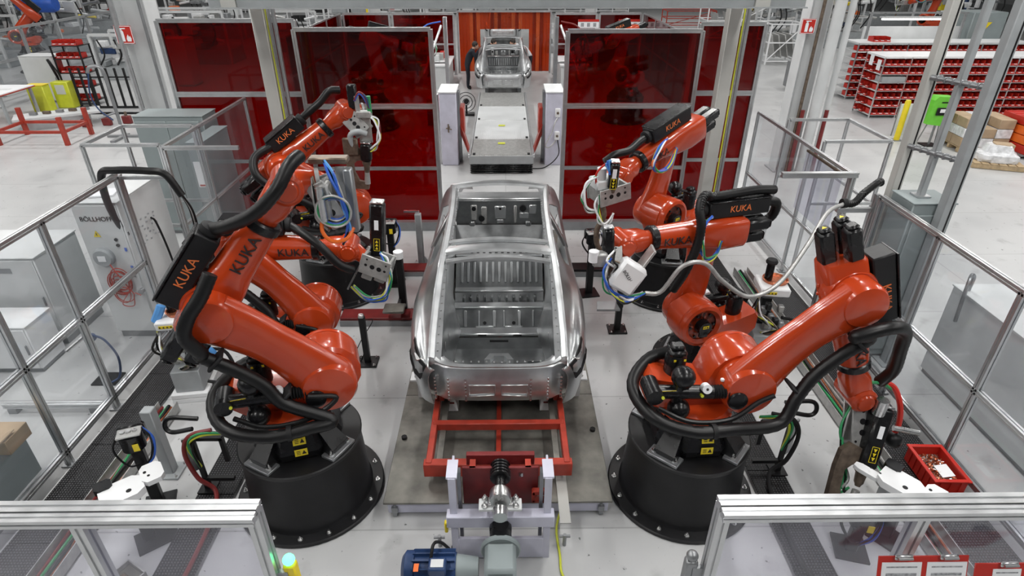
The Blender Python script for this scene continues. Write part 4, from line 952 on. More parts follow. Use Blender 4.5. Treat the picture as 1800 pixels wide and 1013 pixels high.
def make_car():
    root = thing('unfinished_car', 'bare silver aluminium car body without doors glass or lid on the red cradle', 'car', (CX, CY, CZ))
    C = lambda x, s, z: V((CX + x, CY + s, CZ + z))
    def sheet(name, grid, m='car_body', parent=root, th=.012, ang=50):
        """grid[i][j] of points -> thin solid sheet (offset along averaged normals)"""
        ni, nj = len(grid), len(grid[0]); nr = []
        for i in range(ni):
            row = []
            for j in range(nj):
                a = grid[min(i + 1, ni - 1)][j] - grid[max(i - 1, 0)][j]; b_ = grid[i][min(j + 1, nj - 1)] - grid[i][max(j - 1, 0)]
                n_ = a.cross(b_); row.append(n_.normalized() if n_.length > 1e-9 else V((0, 0, 1)))
            nr.append(row)
        vs = [p for r_ in grid for p in r_] + [grid[i][j] - nr[i][j] * th for i in range(ni) for j in range(nj)]
        o = ni * nj; fs = []
        for i in range(ni - 1):
            for j in range(nj - 1):
                a = i * nj + j; q = (a, a + nj, a + nj + 1, a + 1); fs.append(q); fs.append(tuple(x + o for x in q[::-1]))
        for i in range(ni - 1):
            a = i * nj; fs.append((a, a + o, a + nj + o, a + nj)); a = i * nj + nj - 1; fs.append((a, a + nj, a + nj + o, a + o))
        for j in range(nj - 1):
            fs.append((j, j + 1, j + 1 + o, j + o)); a = (ni - 1) * nj + j; fs.append((a, a + o, a + 1 + o, a + 1))
        b2 = MB(); b2.add(vs, fs); return b2.build(name, m, parent, ang=ang)
    def zbot(s):
        for c_ in (1.0, 4.2):
            if abs(s - c_) < .37: return .06 + math.sqrt(.37 ** 2 - (s - c_) ** 2) * .95
        return .05
    def side_pts(s, sg, upto=1.0):
        xm, zs, xr, zr = itp(XM, s), itp(ZS, s), itp(XR, s), itp(ZR, s); zb = zbot(s); out = []
        for t_ in (0, .2, .4, .6, .8): # lower flank
            z = zb + (zs * .72 - zb) * t_; k = (z / (zs * .72)); out.append(C(sg * (xm - .055 * (1 - k) ** 1.6 - .0), s, z))
        for a in (0, 25, 50, 72):  # shoulder roll
            out.append(C(sg * (xm - .085 * (1 - math.cos(R(a))) * 1.25), s, zs * .72 + (zs * .28) * math.sin(R(a))))
        if upto:
            x0, z0 = xm - .085 * (1 - math.cos(R(72))) * 1.25, zs * .72 + zs * .28 * math.sin(R(72))
            for t_ in (.22, .45, .7, .88, 1.0):
                e = t_ ** 1.0; sag = -.02 * math.sin(math.pi * t_)
                out.append(C(sg * (x0 + (xr - x0) * e), s, z0 + (zr - z0) * (t_ ** 1.5) + sag))
        return out
    for sg in (-1, 1):
        ss = [0.0, .03, .07, .12, .2, .3, .4, .5, .64, .7, .8, .9, 1.0, 1.1, 1.2, 1.3, 1.36, 1.45, 1.6, 1.78]
        g = [side_pts(s, sg) for s in ss]
        if sg > 0: g = [r_[::-1] for r_ in g]
        sheet('quarter_panel', g)
        ss = [1.79, 2.0, 2.3, 2.6, 2.9, 3.2, 3.5, 3.74]
        g = [side_pts(s, sg, 0) for s in ss]
        if sg > 0: g = [r_[::-1] for r_ in g]
        sheet('side_panel', g)
        ss = [3.75, 3.84, 3.95, 4.1, 4.25, 4.4, 4.55, 4.6, 4.75, 4.9, 5.05, 5.18]
        g = []
        for s in ss:
            r_ = side_pts(s, sg, 0); e = r_[-1]; r_ = r_ + [C(sg * (itp(XM, s) - .16), s, itp(ZS, s) + .03), C(sg * (itp(XM, s) - .27), s, itp(ZS, s) + .035), C(sg * (itp(XM, s) - .29), s, itp(ZS, s) - .04)]; g.append(r_)
        if sg > 0: g = [r_[::-1] for r_ in g]
        sheet('front_fender', g)
        # roof rail and hatch flange
        rl = MB(); rs = []
        for s in [.10, .2, .35, .5, .7, .9, 1.1, 1.3, 1.5, 1.75, 2.0, 2.3, 2.6, 2.9, 3.2, 3.45, 3.7, 3.95, 4.2, 4.4]:
            x, z = itp(XR, s), itp(ZR, s); fl = max(.012, x - .06 - .59) if s < 1.5 else .035
            rs.append([C(sg * a, s, zz) for a, zz in ((x + .02, z - .07), (x + .012, z + .006), (x - .015, z + .018), (x - .055, z + .004), (x - .06, z - .02), (x - .06 - fl, z - .026), (x - .06 - fl, z - .04), (x - .03, z - .10))])
        rl.rings(rs if sg < 0 else [r_[::-1] for r_ in rs]); rl.build('roof_rail', 'car_body', root, ang=30)
        # seam strip with spot welds along the rail
        w_ = MB()
        for k in range(34):
            s = .2 + k * .085; w_.cyl(C(sg * (itp(XR, s) - .085), s, itp(ZR, s) - .026), C(sg * (itp(XR, s) - .085), s, itp(ZR, s) - .020), .011, n=6)
        w_.build('rivet_row', 'steel', root)['kind'] = 'stuff'
        # inner wall of the boot
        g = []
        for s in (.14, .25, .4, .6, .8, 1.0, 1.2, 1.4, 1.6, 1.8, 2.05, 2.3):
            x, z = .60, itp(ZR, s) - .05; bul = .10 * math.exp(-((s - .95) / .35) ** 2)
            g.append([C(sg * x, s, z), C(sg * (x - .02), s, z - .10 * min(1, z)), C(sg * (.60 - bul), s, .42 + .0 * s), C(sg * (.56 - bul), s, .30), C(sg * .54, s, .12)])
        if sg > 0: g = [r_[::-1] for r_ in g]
        sheet('inner_wall', g, 'car_inner_shaded')
        for k, s in enumerate((.45, .62, .80)):
            B('wall_rib', 'car_inner_shaded', root, C(sg * (.585 - .02 * k), s, .40), (.035, .05, .28), ((1, 0, 0), (0, 1, 0), (0, 0, 1)), bev=.01)
        # vents pressed into the pillar foot
        for k in range(3): B('louvre', 'car_body', root, C(sg * (.765 - .0 * k), .62 + .045 * k, itp(ZS, .62) + .052), (.05, .016, .02), ((.95, 0, -.3 * sg), (0, 1, 0), (.3 * sg, 0, .95)), bev=.006)
        # tail lamp opening: shade of the hole laid on as a black sheet
        g = []
        for s in (.045, .12, .20, .28, .38):
            r_ = side_pts(s, sg); e = (s - .045) / .335; a, b_ = r_[5], r_[8]
            lo_ = r_[4] + (a - r_[4]) * (.4 + .5 * e); g.append([p + V((sg * .018, -.010, .014)) for p in (lo_, lo_ + (b_ - lo_) * .33, lo_ + (b_ - lo_) * .66, b_ + (r_[9] - b_) * .35 * (1 - e))])
        if sg > 0: g = [r_[::-1] for r_ in g]
        lo_o = sheet('tail_lamp_opening', g, 'black_paint', th=.006)
        B('lamp_bracket', 'steel', lo_o, C(sg * .83, .17, .545), (.08, .14, .02), ((.9, -.3 * sg, 0), (.3 * sg, .9, 0), (0, 0, 1)), bev=.005)
        # pillars, sill, rear seat side
        B('door_pillar', 'car_body', root, (C(sg * .91, 2.5, .70) + C(sg * .63, 2.42, 1.22)) / 2, (.05, .13, .6), (V((.88, 0, .47 * sg)), V((0, 1, 0)), V((-.47 * sg, 0, .88))), bev=.012)
        B('rocker_sill', 'car_inner_shaded', root, C(sg * .82, 2.65, .13), (.16, 1.75, .20), bev=.03)
        b2 = MB(); b2.lathe([(0, .10), (.07, .10), (.13, .06), (.16, -.05), (.19, -.3)], C(sg * .58, 4.3, .62), n=18, cap=False); b2.build('strut_dome', 'car_inner_shaded', root)
        B('front_rail', 'car_inner_shaded', root, C(sg * .45, 4.55, .34), (.10, 1.15, .14), bev=.02)
    # rear end panel
    xs = [-.87 + 1.74 * i / 28 for i in range(29)]
    def se(x): return .005 + .17 * (abs(x) / .87) ** 5
    g = []
    for z, off in ((.02, .10), (.07, .03), (.16, .0), (.28, -.005), (.36, .0), (.43, .015), (.475, .03), (.495, .055)):
        g.append([C(x, se(x) + off + (.03 if abs(x) > .6 else 0), z + .045 * (abs(x) / .87) ** 3) for x in xs])
    sheet('rear_panel', g, 'car_body', ang=30)
    for sg in (-1, 1):
        b2 = MB(); b2.box(C(sg * .17, -.012, .16), (.26, .024, .020), ((1, 0, -.06 * sg), (0, 1, 0), (.06 * sg, 0, 1)), bev=.005); b2.box(C(sg * .17, -.014, .30), (.28, .020, .014), bev=.005); b2.box(C(sg * .035, -.014, .23), (.014, .02, .15), bev=.005); b2.box(C(sg * .305, -.012, .23), (.014, .02, .15), bev=.005); b2.build('pressed_bead', 'car_body', root)
        for x_ in (.34, .52, .66):
            b2 = MB()
            for k in range(7): b2.cyl(C(sg * x_, se(x_) - .022, .10 + .045 * k), C(sg * x_, se(x_) + .02, .10 + .045 * k), .012, n=6)
            b2.build('rivet_row', 'steel', root)['kind'] = 'stuff'
    # boot lip: U-shaped ledge around the opening
    g = []
    for i in range(25):
        x = -.66 + 1.32 * i / 24; k = (abs(x) / .66) ** 6
        g.append([C(x, .03 + .06 * k, .495 + .05 * k), C(x * .97, .065 + .12 * k, .500 + .06 * k), C(x * .93, .10 + .15 * k, .470 + .06 * k), C(x * .92, .11 + .15 * k, .38 + .05 * k), C(x * .9, .115 + .15 * k, .04)])
    sheet('boot_lip', g[::-1], 'car_body', ang=30)
    b2 = MB()
    for k in range(14): b2.cyl(C(-.52 + .08 * k, .10 + .02 * abs(k - 6.5) / 6.5, .512), C(-.52 + .08 * k, .10 + .02 * abs(k - 6.5) / 6.5, .522), .010, n=6)
    b2.build('rivet_row', 'steel', root)['kind'] = 'stuff'
    # floor, stepped front to back
    def pan(name, pts, hw, m='car_inner_shaded'):
        return sheet(name, [[C(x, s, z) for s, z in pts] for x in (-hw, -hw * .5, 0, hw * .5, hw)][::-1], m, ang=25)
    pw = pan('boot_well', [(.11, .05), (.16, .03), (.88, .03), (.97, .06), (1.01, .20)], .57)
    for sg in (-1, 1): MB().prism([(-.05, 0), (.10, 0), (.06, .05), (-.02, .05)], C(sg * .38, .72, .03), (sg, 0, 0), (0, 1, 0), .03).build('well_bead', 'car_inner_shaded', pw)
    MB().prism([(-.17, -.02), (-.11, .10), (.11, .10), (.17, -.02), (.10, -.02), (.06, .05), (-.06, .05), (-.10, -.02)], C(0, .74, .03), (1, 0, 0), (0, 1, 0), .06).build('well_bead', 'car_body', pw)
    B('latch_slot', 'black_paint', pw, C(0, .985, .165), (.22, .02, .02))
    cm = B('cross_member', 'car_body', root, C(0, 1.10, .215), (1.15, .15, .05), bev=.012)
    for x in (-.2, .22): B('slot', 'black_paint', cm, C(x, 1.023, .222), (.10, .006, .018))
    pf = pan('boot_floor', [(1.18, .20), (1.20, .12), (1.27, .11), (1.30, .13), (1.42, .34)], .57)
    for k, x in enumerate((-.42, -.25, -.06, .06, .25, .42)): B('floor_bead', 'car_body', pf, C(x, 1.365, .24), (.022 if k % 2 else .04, .20, .07), (V((1, 0, 0)), V((0, .5, .866)), V((0, -.866, .5))), bev=.006)  # beads in the brighter body metal paint lit edges on the floor
    for sg in (-1, 1): B('floor_bead', 'car_body', pf, C(sg * .18, 1.30, .15), (.22, .04, .07), (V((1, 0, 0)), V((0, .5, .866)), V((0, -.866, .5))), bev=.006); MB().cyl(C(sg * .18, 1.325, .20), C(sg * .18, 1.316, .205), .022, n=10).build('drain_hole', 'black_paint', pf)
    B('cross_member', 'car_body', root, C(0, 1.48, .35), (1.14, .12, .05), bev=.012)
    pf = pan('step_floor', [(1.53, .35), (1.55, .32), (1.62, .34), (1.68, .43)], .56)
    for k in range(11): B('floor_bead', 'car_inner_shaded', pf, C(-.45 + .09 * k, 1.63, .375), (.03, .08, .08), bev=.005)
    B('cross_member', 'car_body', root, C(0, 1.73, .44), (1.13, .10, .04), bev=.012)
    pf = pan('seat_back_panel', [(1.78, .44), (1.82, .46), (2.08, .70), (2.12, .72)], .56)
    for k in range(13):
        B('panel_bead', 'car_body', pf, C(-.48 + .08 * k, 1.945, .575), (.03, .28, .06), ((1, 0, 0), V((0, .735, .678)), V((0, -.678, .735))), bev=.005)  # brighter metal again, painted as lit ridges on the shaded panel
    B('parcel_shelf', 'car_body', root, C(0, 2.21, .73), (1.14, .20, .03), bev=.01)
    b2 = MB()
    for k in range(12): b2.box(C(-.44 + .08 * k, 2.18, .747), (.035, .012, .008))
    b2.build('shelf_slots', 'black_paint', root)['kind'] = 'stuff'
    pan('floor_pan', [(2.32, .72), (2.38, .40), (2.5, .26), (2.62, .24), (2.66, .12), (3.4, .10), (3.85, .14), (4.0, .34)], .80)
    B('tunnel', 'car_inner_shaded', root, C(0, 3.0, .15), (.22, 1.7, .10), bev=.04)
    B('seat_cross_member', 'car_inner_shaded', root, C(0, 2.75, .17), (1.4, .10, .10), bev=.02)
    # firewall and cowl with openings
    fw = B('firewall', 'car_inner_shaded', root, C(0, 4.04, .52), (1.42, .03, .46), bev=.006)
    for x, z, w_, h_ in ((-.42, .55, .10, .26), (-.26, .5, .09, .30), (.0, .55, .18, .22), (.0, .40, .12, .07), (.24, .52, .05, .30), (.38, .5, .16, .10), (.52, .6, .12, .16)):
        B('pressed_panel', 'cast_alu' if w_ < .12 else 'car_body', fw, C(x, 4.015, z), (w_, .03, h_), bev=.012)
    for x, z, r_ in ((-.42, .62, .035), (-.30, .45, .05), (.36, .62, .05), (.0, .62, .02)): MB().cyl(C(x, 4.0, z), C(x, 3.994, z), r_, n=14).build('grommet_hole', 'black_paint', fw)
    B('cowl', 'car_body', root, C(0, 4.24, .74), (1.5, .30, .04), bev=.012)
    B('front_cross_member', 'car_inner_shaded', root, C(0, 5.1, .40), (1.2, .08, .12), bev=.02)
    # roof cross members
    def header(name, s0, z0, w_, arc, hw, seam=True):
        g = []
        for i in range(21):
            x = -hw + 2 * hw * i / 20; k = 1 - (x / hw) ** 2; k2 = (abs(x) / hw) ** 3
            g.append([C(x, s0 + arc * k - w_ / 2 - .0, z0 + .035 * k - .025), C(x, s0 + arc * k - w_ * .42, z0 + .035 * k), C(x, s0 + arc * k - w_ * .1, z0 + .04 * k + .01), C(x, s0 + arc * k + w_ * .1, z0 + .04 * k + .004), C(x, s0 + arc * k + w_ * .38, z0 + .035 * k + .008), C(x, s0 + arc * k + w_ / 2, z0 + .035 * k - .02)])
        o = sheet(name, g[::-1], 'car_body', ang=25)
        return o
    h_ = header('rear_roof_header', 1.44, 1.145, .17, .03, .62)
    for x in (-.48, .44, .49): MB().cyl(C(x, 1.40, 1.15), C(x, 1.40, 1.172), .016, n=10).build('locating_hole', 'black_paint', h_)
    header('roof_bow', 1.60, 1.17, .05, .03, .61)
    header('hatch_seal_flange', 1.24, 1.10, .05, .06, .60)
    header('front_roof_header', 3.45, 1.20, .13, .07, .69)
    sh = B('shelf_cutout', 'black_paint', root, C(0, 2.24, .748), (.20, .05, .006))
    return root
car = make_car()
# bodies at the stations behind
c2_ = copy_tree(car); c2_.location = (-.07, 20.95, .52); c2_['label'] = 'bare silver car body on the far station before the orange strip curtain'
c3_ = copy_tree(car); c3_.location = (-.1, 33.5, .52); c3_['label'] = 'bare silver car body waiting beyond the orange strip curtain'
for o_ in (car, c2_, c3_): o_['group'] = 'car bodies on the line'
for yy, lb in ((21.3, 'grey support skid under the far car body at the strip curtain'), (33.8, 'grey support skid under the car body beyond the curtain')):
    t = thing('body_skid', lb, 'skid', (-.07, yy, 0))
    for x in (-.65, .5):
        B('runner', 'grey_paint', t, (x, yy + 2.2, .10), (.12, 4.6, .2), bev=.01)
        for e in (.4, 3.9): B('post', 'grey_paint', t, (x, yy + e, .345), (.1, .1, .31))
    for e in (.2, 4.0): B('cross_tie', 'grey_paint', t, (-.07, yy + e, .12), (1.2, .1, .1))
# ================================================================== equipment around the cell
def cabinet(name, label, x0, x1, y0, y1, z0, z1, m='light_grey', door=True, handle=None, plinth=True, cat='cabinet'):
    t = thing(name, label, cat, ((x0 + x1) / 2, (y0 + y1) / 2, 0))
    c = ((x0 + x1) / 2, (y0 + y1) / 2, (z0 + z1) / 2)
    B('body', m, t, c, (x1 - x0, y1 - y0, z1 - z0), bev=.012)
    B('top', m, t, (c[0], c[1], z1 + .008), (x1 - x0 + .02, y1 - y0 + .02, .016), bev=.004)
    if plinth: B('plinth', 'alu_dark', t, (c[0], c[1], z0 / 2), (x1 - x0 - .05, y1 - y0 - .05, z0))
    if door:
        d = B('door', m, t, (c[0], y0 - .010, c[2]), (x1 - x0 - .03, .02, z1 - z0 - .04), bev=.006)
        MB().box((x1 - .06, y0 - .03, c[2]), (.02, .025, .14), bev=.006).build('handle', 'alu_dark', d)
        return t, d
    return t, None
# -- tall rivet feeder cabinet
t, d = cabinet('rivet_feeder_cabinet', 'tall pale cabinet with round dial and coiled orange cable outside the fence', -5.42, -4.84, 7.05, 8.1, .10, 2.0, 'light_grey')
text('lettering', 'BÖLLHOFF', .085, (-5.14, 7.025, 1.80), (1, 0, 0), (0, 0, 1), 'black_print', d)
tr = MB(); tr.prism([(-.045, -.04), (.045, -.04), (0, .045)], (-5.2, 7.026, 1.60), (1, 0, 0), (0, 0, 1), .004); tr.build('warning_triangle', 'yellow', d)
MB().prism([(.008, -.02), (-.012, .0), (.0, .0), (-.008, .025), (.012, .004), (.0, .004)], (-5.2, 7.022, 1.595), (1, 0, 0), (0, 0, 1), .003).build('warning_print', 'black_print', d)
ds = B('disconnect_switch', 'navy', d, (-5.20, 6.98, 1.22), (.02, .02, .02)); 
MB().lathe([(0, 0), (.13, 0), (.13, .05), (.11, .075), (0, .075)], (-5.20, 7.03, 1.28), (0, -1, 0), n=28, cap=False).build('dial', 'grey_paint', d)
B('dial_sheet', 'paper', d, (-5.20, 6.95, 1.28), (.10, .006, .08), bev=.002)
for z in (1.52, 1.44): MB().cyl((-4.98, 7.03, z), (-4.98, 7.015, z), .022, n=12).build('lock', 'black_gloss', d)
for x, z in ((-4.9, 1.38), (-4.9, 1.12)): B('sticker', 'blue', d, (x, 7.022, z), (.03, .004, .05))
B('paper_stack', 'paper', t, (-5.15, 7.35, 2.03), (.30, .28, .02), ((.97, .2, 0), (-.2, .97, 0), (0, 0, 1)))
for k in range(26): MB().cyl((-4.829, 7.3 + .10 * (k % 5) + .013 * (k % 3), 1.62 - .075 * (k // 5) + .02 * (k % 2)), (-4.825, 7.3 + .10 * (k % 5) + .013 * (k % 3), 1.62 - .075 * (k // 5) + .02 * (k % 2)), .014, n=6).build('vent_mark', 'paper_print', t)
MB().cyl((-4.86, 7.02, .78), (-4.86, 6.96, .78), .035, n=14).build('socket', 'alu_dark', d)
MB().tube([(-5.12, 6.95, 1.20), (-5.06, 6.93, 1.08), (-5.0, 6.94, .95)] , .009, n=6).build('cord', 'red_paint', d)
for k in range(9):
    rr = random.Random(k); r0, r1 = .12 + rr.uniform(-.02, .03), .12 + rr.uniform(-.02, .06); cx_, cz_ = -5.08 + rr.uniform(-.03, .03), .95 + rr.uniform(-.05, .03) - (.16 if k > 6 else 0)
    MB().tube([(cx_ + r0 * math.cos(R(a)), 6.985 - .006 * k * .6, cz_ + r1 * math.sin(R(a))) for a in range(0, 361, 36)], .007, n=5, sub=4).build('coiled_cord', 'red_paint', d)
MB().tube([(-5.0, 6.97, .80), (-5.15, 6.96, .60), (-5.0, 6.95, .58), (-4.95, 6.96, .76), (-4.86, 6.95, .74)], .007, n=5).build('cord', 'red_paint', d)
cb = MB(); cb.tube([(-4.78, 7.55, 1.6), (-4.76, 7.6, 1.5), (-4.77, 7.7, 1.0), (-4.77, 7.75, .3), (-4.75, 7.7, .02)], .014, n=6)
cb.build('side_cable', 'rubber', t)
# thick black cable looping over the gate
cbo = MB(); cbo.tube([(-4.88, 7.1, 1.55), (-4.90, 7.0, 2.0), (-4.80, 6.92, 2.42), (-4.60, 6.9, 2.48), (-4.25, 6.9, 2.47), (-4.05, 6.92, 2.42), (-3.92, 6.92, 2.15)], .045, n=10, sub=8)
cbo.build
tb = thing('thick_cable', 'thick black cable bundle looping over the gate beside the white cabinet', 'cable', (-4.3, 6.9, 2.3))
cbo.build('jacket', 'hose_black', tb)
for k, m in enumerate(('hose_black', 'cast_alu', 'hose_black')):
    MB().tube([(-3.92, 6.92, 2.16), (-3.87 + .015 * k, 6.92, 1.9), (-3.90 + .02 * k, 6.9, 1.3), (-3.95 + .02 * k, 6.88, .9), (-3.94, 6.86, .45)], .014, n=6).build('lead', m, tb)
# -- other cabinets
t, d = cabinet('control_cabinet', 'wide pale grey control cabinet with a printed sheet and grey handle on its door', -7.3, -6.02, 6.88, 7.75, .10, 1.32, 'light_grey')
B('printed_sheet', 'paper', d, (-6.32, 6.865, .75), (.30, .004, .38)); B('header_bar', 'red_paint', d, (-6.32, 6.862, .92), (.26, .003, .02)); B('print', 'paper_print', d, (-6.32, 6.862, .77), (.22, .003, .16))
B('air_vent', 'alu_dark', d, (-6.45, 6.86, 1.16), (.22, .01, .07))
t, d = cabinet('low_control_box', 'low white steel box on a plinth under the wide control cabinet', -6.9, -5.95, 6.25, 6.72, .06, .68, 'white_paint')
t, d = cabinet('distribution_cabinet', 'grey green cabinet standing between the two pale cabinets', -5.74, -5.45, 7.55, 8.1, .05, 1.55, 'grey_green')
B('switch_panel', 'black_paint', d, (-5.53, 7.52, 1.1), (.12, .02, .16)); B('sticker', 'bin_red', d, (-5.56, 7.518, .9), (.06, .01, .05)); B('sticker', 'yellow', d, (-5.62, 7.518, 1.05), (.04, .01, .05))
t, d = cabinet('tall_grey_cabinet', 'big grey green switch cabinet beside the pale building column and dark screen', -6.45, -5.25, 10.55, 11.1, .05, 2.2, 'grey_green', door=False)
B('door', 'grey_green', t, (-5.6, 10.535, 1.1), (.56, .025, 2.05), bev=.006); B('door', 'grey_green', t, (-6.15, 10.535, 1.1), (.52, .025, 2.05), bev=.006)
B('nameplate', 'alu', t, (-5.52, 10.52, 1.35), (.14, .006, .02))
t, d = cabinet('interlock_cabinet', 'dark grey cabinet with a hanging paper tag behind the fence by the thick cable', -4.98, -4.74, 9.3, 10.3, .05, 2.1, 'grey_green', door=False)
B('paper_tag', 'paper', t, (-4.86, 9.285, 1.6), (.16, .006, .42)); B('tag_stripe', 'red_paint', t, (-4.86, 9.281, 1.42), (.12, .004, .03))
t, d = cabinet('machine_base_cabinet', 'dark grey machine cabinet at the foot of the tall square posts', 4.72, 5.22, 6.46, 6.90, .05, 2.18, 'grey_green', door=False)
B('side_door', 'grey_green', t, (4.97, 6.45, 1.1), (.42, .025, 1.9), bev=.006); MB().cyl((5.22, 6.6, 1.8), (5.26, 6.6, 1.8), .04, n=12).build('key_switch', 'steel_brown', t)
# -- pale machine enclosure behind the fence by the crate
t, d = cabinet('pale_enclosure', 'large pale enclosure with a bent grey pipe behind the fence by the red crate', 5.35, 6.9, 4.3, 6.2, .05, 1.25, 'light_grey', door=False)
MB().tube([(5.42, 6.05, 1.27), (5.42, 6.05, 1.44), (5.34, 6.0, 1.5), (5.27, 5.92, 1.44), (5.25, 5.88, 1.2), (5.27, 5.88, .95)], .022, n=8).build('bent_pipe', 'alu_dark', t)
MB().tube([(6.1, 5.6, 1.27), (6.05, 5.6, 1.42), (6.15, 5.6, 1.5), (6.3, 5.62, 1.48), (6.35, 5.62, 1.35)], .02, n=8).build('hose', 'rubber', t)
B('foot_rail', 'alu', t, (6.1, 4.24, .12), (1.6, .05, .05))

# -- ladder of tall square posts
t = thing('post_gantry', 'tall square steel posts tied by two rungs, rising from the grey cabinet', 'steel frame', (4.9, 6.7, 0))
for (x, y, z0, wd) in ((4.81, 7.04, 0, .12), (4.93, 6.70, 2.2, .075), (5.02, 6.36, 0, .12)):
    B('post', 'cream_steel' if y > 7 else 'grey_paint', t, (x, y, (z0 + 7) / 2), (wd, wd, 7 - z0), bev=.01)
    if z0 == 0:
        B('groove', 'black_paint', t, (x + wd * .22, y - wd / 2 - .001, 3.5), (.018, .004, 6.9))
        B('foot_plate', 'grey_paint', t, (x, y, .01), (.26, .26, .02))
    else: B('foot_plate', 'alu', t, (x, y, 2.208), (.16, .16, .016))
for z in (2.72, 3.50):
    MB().cyl((4.79, 6.98, z), (5.02, 6.38, z), .03, n=10).build('rung', 'alu_dark', t)
    for k in range(6): B('clamp', 'alu_dark', t, (4.82 + .033 * k, 6.90 - .086 * k, z), (.07, .02, .07), bev=.006)

# -- rivet feeder bowls on stands
def bowl_feeder(label, x, y, rz, z, blue=True):
    t = thing('bowl_feeder', label, 'feeder', (x, y, 0), rz); M4 = WORLD[t]; P = lambda a, b, c: M4 @ V((a, b, c)); ax = (M4.to_3x3() @ V((1, 0, 0)), M4.to_3x3() @ V((0, 1, 0)), V((0, 0, 1)))
    bt = B('base_box', 'grey_paint', t, P(0, 0, .27), (.32, .52, .30), ax, bev=.01)
    for k in range(2): B('plinth', 'white_paint', t, P(0, 0, .03 + .065 * k), (.42, .62, .06), ax, bev=.006)
    B('handle_slot', 'black_paint', t, P(.211, -.1, .095), (.004, .06, .03), ax)
    B('column', 'black_paint', t, P(0, .1, .6), (.12, .12, .42), ax)
    tb_ = MB(); tb_.box(P(0, 0, z), (.36, .40, .11), ax, bev=.015); tr_ = tb_.build('tray', 'white_paint', t)
    MB().lathe([(.02, .0), (.15, .0), (.16, .03), (.145, .035), (.13, .01), (.0, .008)], P(.04, .05, z + .055), n=26, cap=False).build('rivet_bowl', 'copper', tr_)
    q = MB(); q.box(P(-.06, -.202, z + .0), (.15, .004, .035), ax)
    q.build('warning_strip', 'yellow', tr_)
    for k in range(4): MB().prism([(-.012, -.01), (.012, -.01), (0, .013)], P(-.12 + .04 * k, -.204, z), ax[0], (0, 0, 1), .003).build('warning_print', 'black_print', tr_)
    MB().cyl(P(-.05, .05, z + .05), P(-.05, .05, z + .30), .05, n=14).build('motor', 'black_gloss', tr_); MB().lathe([(.07, 0), (.075, .02), (.06, .05)], P(-.05, .05, z + .30), n=16).build('motor_cap', 'rubber', tr_)
    if blue:
        for p0, p1 in ((P(-.2, -.08, z + .02), P(-.1, -.05, z + .20)), (P(.22, -.2, z - .30), P(.36, -.15, z - .50))):
            g = MB(); g.tube([p0, (V(p0) + V(p1)) / 2 + V((.02, 0, .03)), p1], .05, n=8); g.build('blue_hose_fitting', 'sky_blue', t)
    for k in range(9):
        rr = random.Random(k + int(x * 10)); p = P(-.15 + .04 * k, -.12 + rr.uniform(-.08, .08), .46 + rr.uniform(0, .35))
        B('valve', ('black_gloss', 'cast_alu', 'alu_dark')[k % 3], t, p, (.07, .08, .10), ax, bev=.012)
    cable_loop(t, [P(-.18, -.15, z - .08), P(-.2, -.22, .75), P(-.05, -.26, .62), P(.1, -.24, .5), P(-.05, -.2, .42)], ['hose_black', 'cast_alu', 'paper', 'hose_black', 'yellow_green', 'steel_brown'], .012, .06)
    cable_loop(t, [P(.18, -.1, .62), P(.42, -.02, .5), P(.5, -.1, .3), P(.42, -.2, .16), P(.2, -.18, .2)], ['hose_black', 'rubber'], .016, .02)
    return t
bowl_feeder('white rivet bowl feeder on a boxed stand with blue hose fittings by the walkway', -3.84, 5.95, R(8), 1.02)
bowl_feeder('white rivet bowl feeder on a boxed stand behind the raised elbow of the robot', 3.38, 6.62, R(-8), 1.02, blue=False)

# -- tool stations: rivet magazine heads, white fixtures, posts
def magazine_head(label, x, y, z, rz, post=True):
    t = thing('tool_change_stand', label, 'tool stand', (x, y, 0), rz); M4 = WORLD[t]; P = lambda a, b, c: M4 @ V((a, b, c)); ax = (M4.to_3x3() @ V((1, 0, 0)), M4.to_3x3() @ V((0, 1, 0)), V((0, 0, 1)))
    B('stem', 'black_paint', t, P(0, 0, z / 2), (.10, .08, z), ax, bev=.008); B('base', 'black_paint', t, P(0, 0, .01), (.28, .28, .02), ax)
    h = MB(); h.cyl(P(0, -.02, z - .06), P(0, -.02, z + .10), .10, n=20); h.box(P(0, .06, z + .06), (.22, .08, .16), ax, bev=.02); h.build('head', 'black_gloss', t)
    for k in range(3): MB().cyl(P(-.05 + .05 * k, -.03, z + .10), P(-.05 + .05 * k, -.03, z + .14), .022, n=10).build('clamp_jaw', 'steel', t)
    B('top_plate', 'cast_alu', t, P(0, -.02, z + .115), (.20, .16, .02), ax, bev=.006)
    B('warning_label', 'yellow', t, P(.04, -.122, z + .0), (.05, .004, .08), ax)
    cable_loop(t, [P(.10, .0, z + .12), P(.15, -.03, z), P(.12, -.05, z - .18), P(.04, -.04, z - .3)], ['blue', 'blue', 'hose_black'], .010, .015)
    cable_loop(t, [P(-.1, .0, z + .1), P(-.16, -.05, z - .05), P(-.08, -.1, z - .2), P(.02, -.05, z - .25)], ['hose_black', 'hose_black'], .009, .015)
    return t
magazine_head('black tool change head with blue cables on a stand by the cable tray', -3.42, 4.12, .86, R(20))
magazine_head('slim black tool change stand with a wire loop before the red screen', -1.80, 8.55, .98, R(0))
magazine_head('black tool change head by the cable tray under the lowered gun', 3.12, 3.55, .42, R(-15))
magazine_head('small black tool change head in front of the right rear drum'.replace('right rear', 'rear'), 1.30, 8.2, .95, R(10))
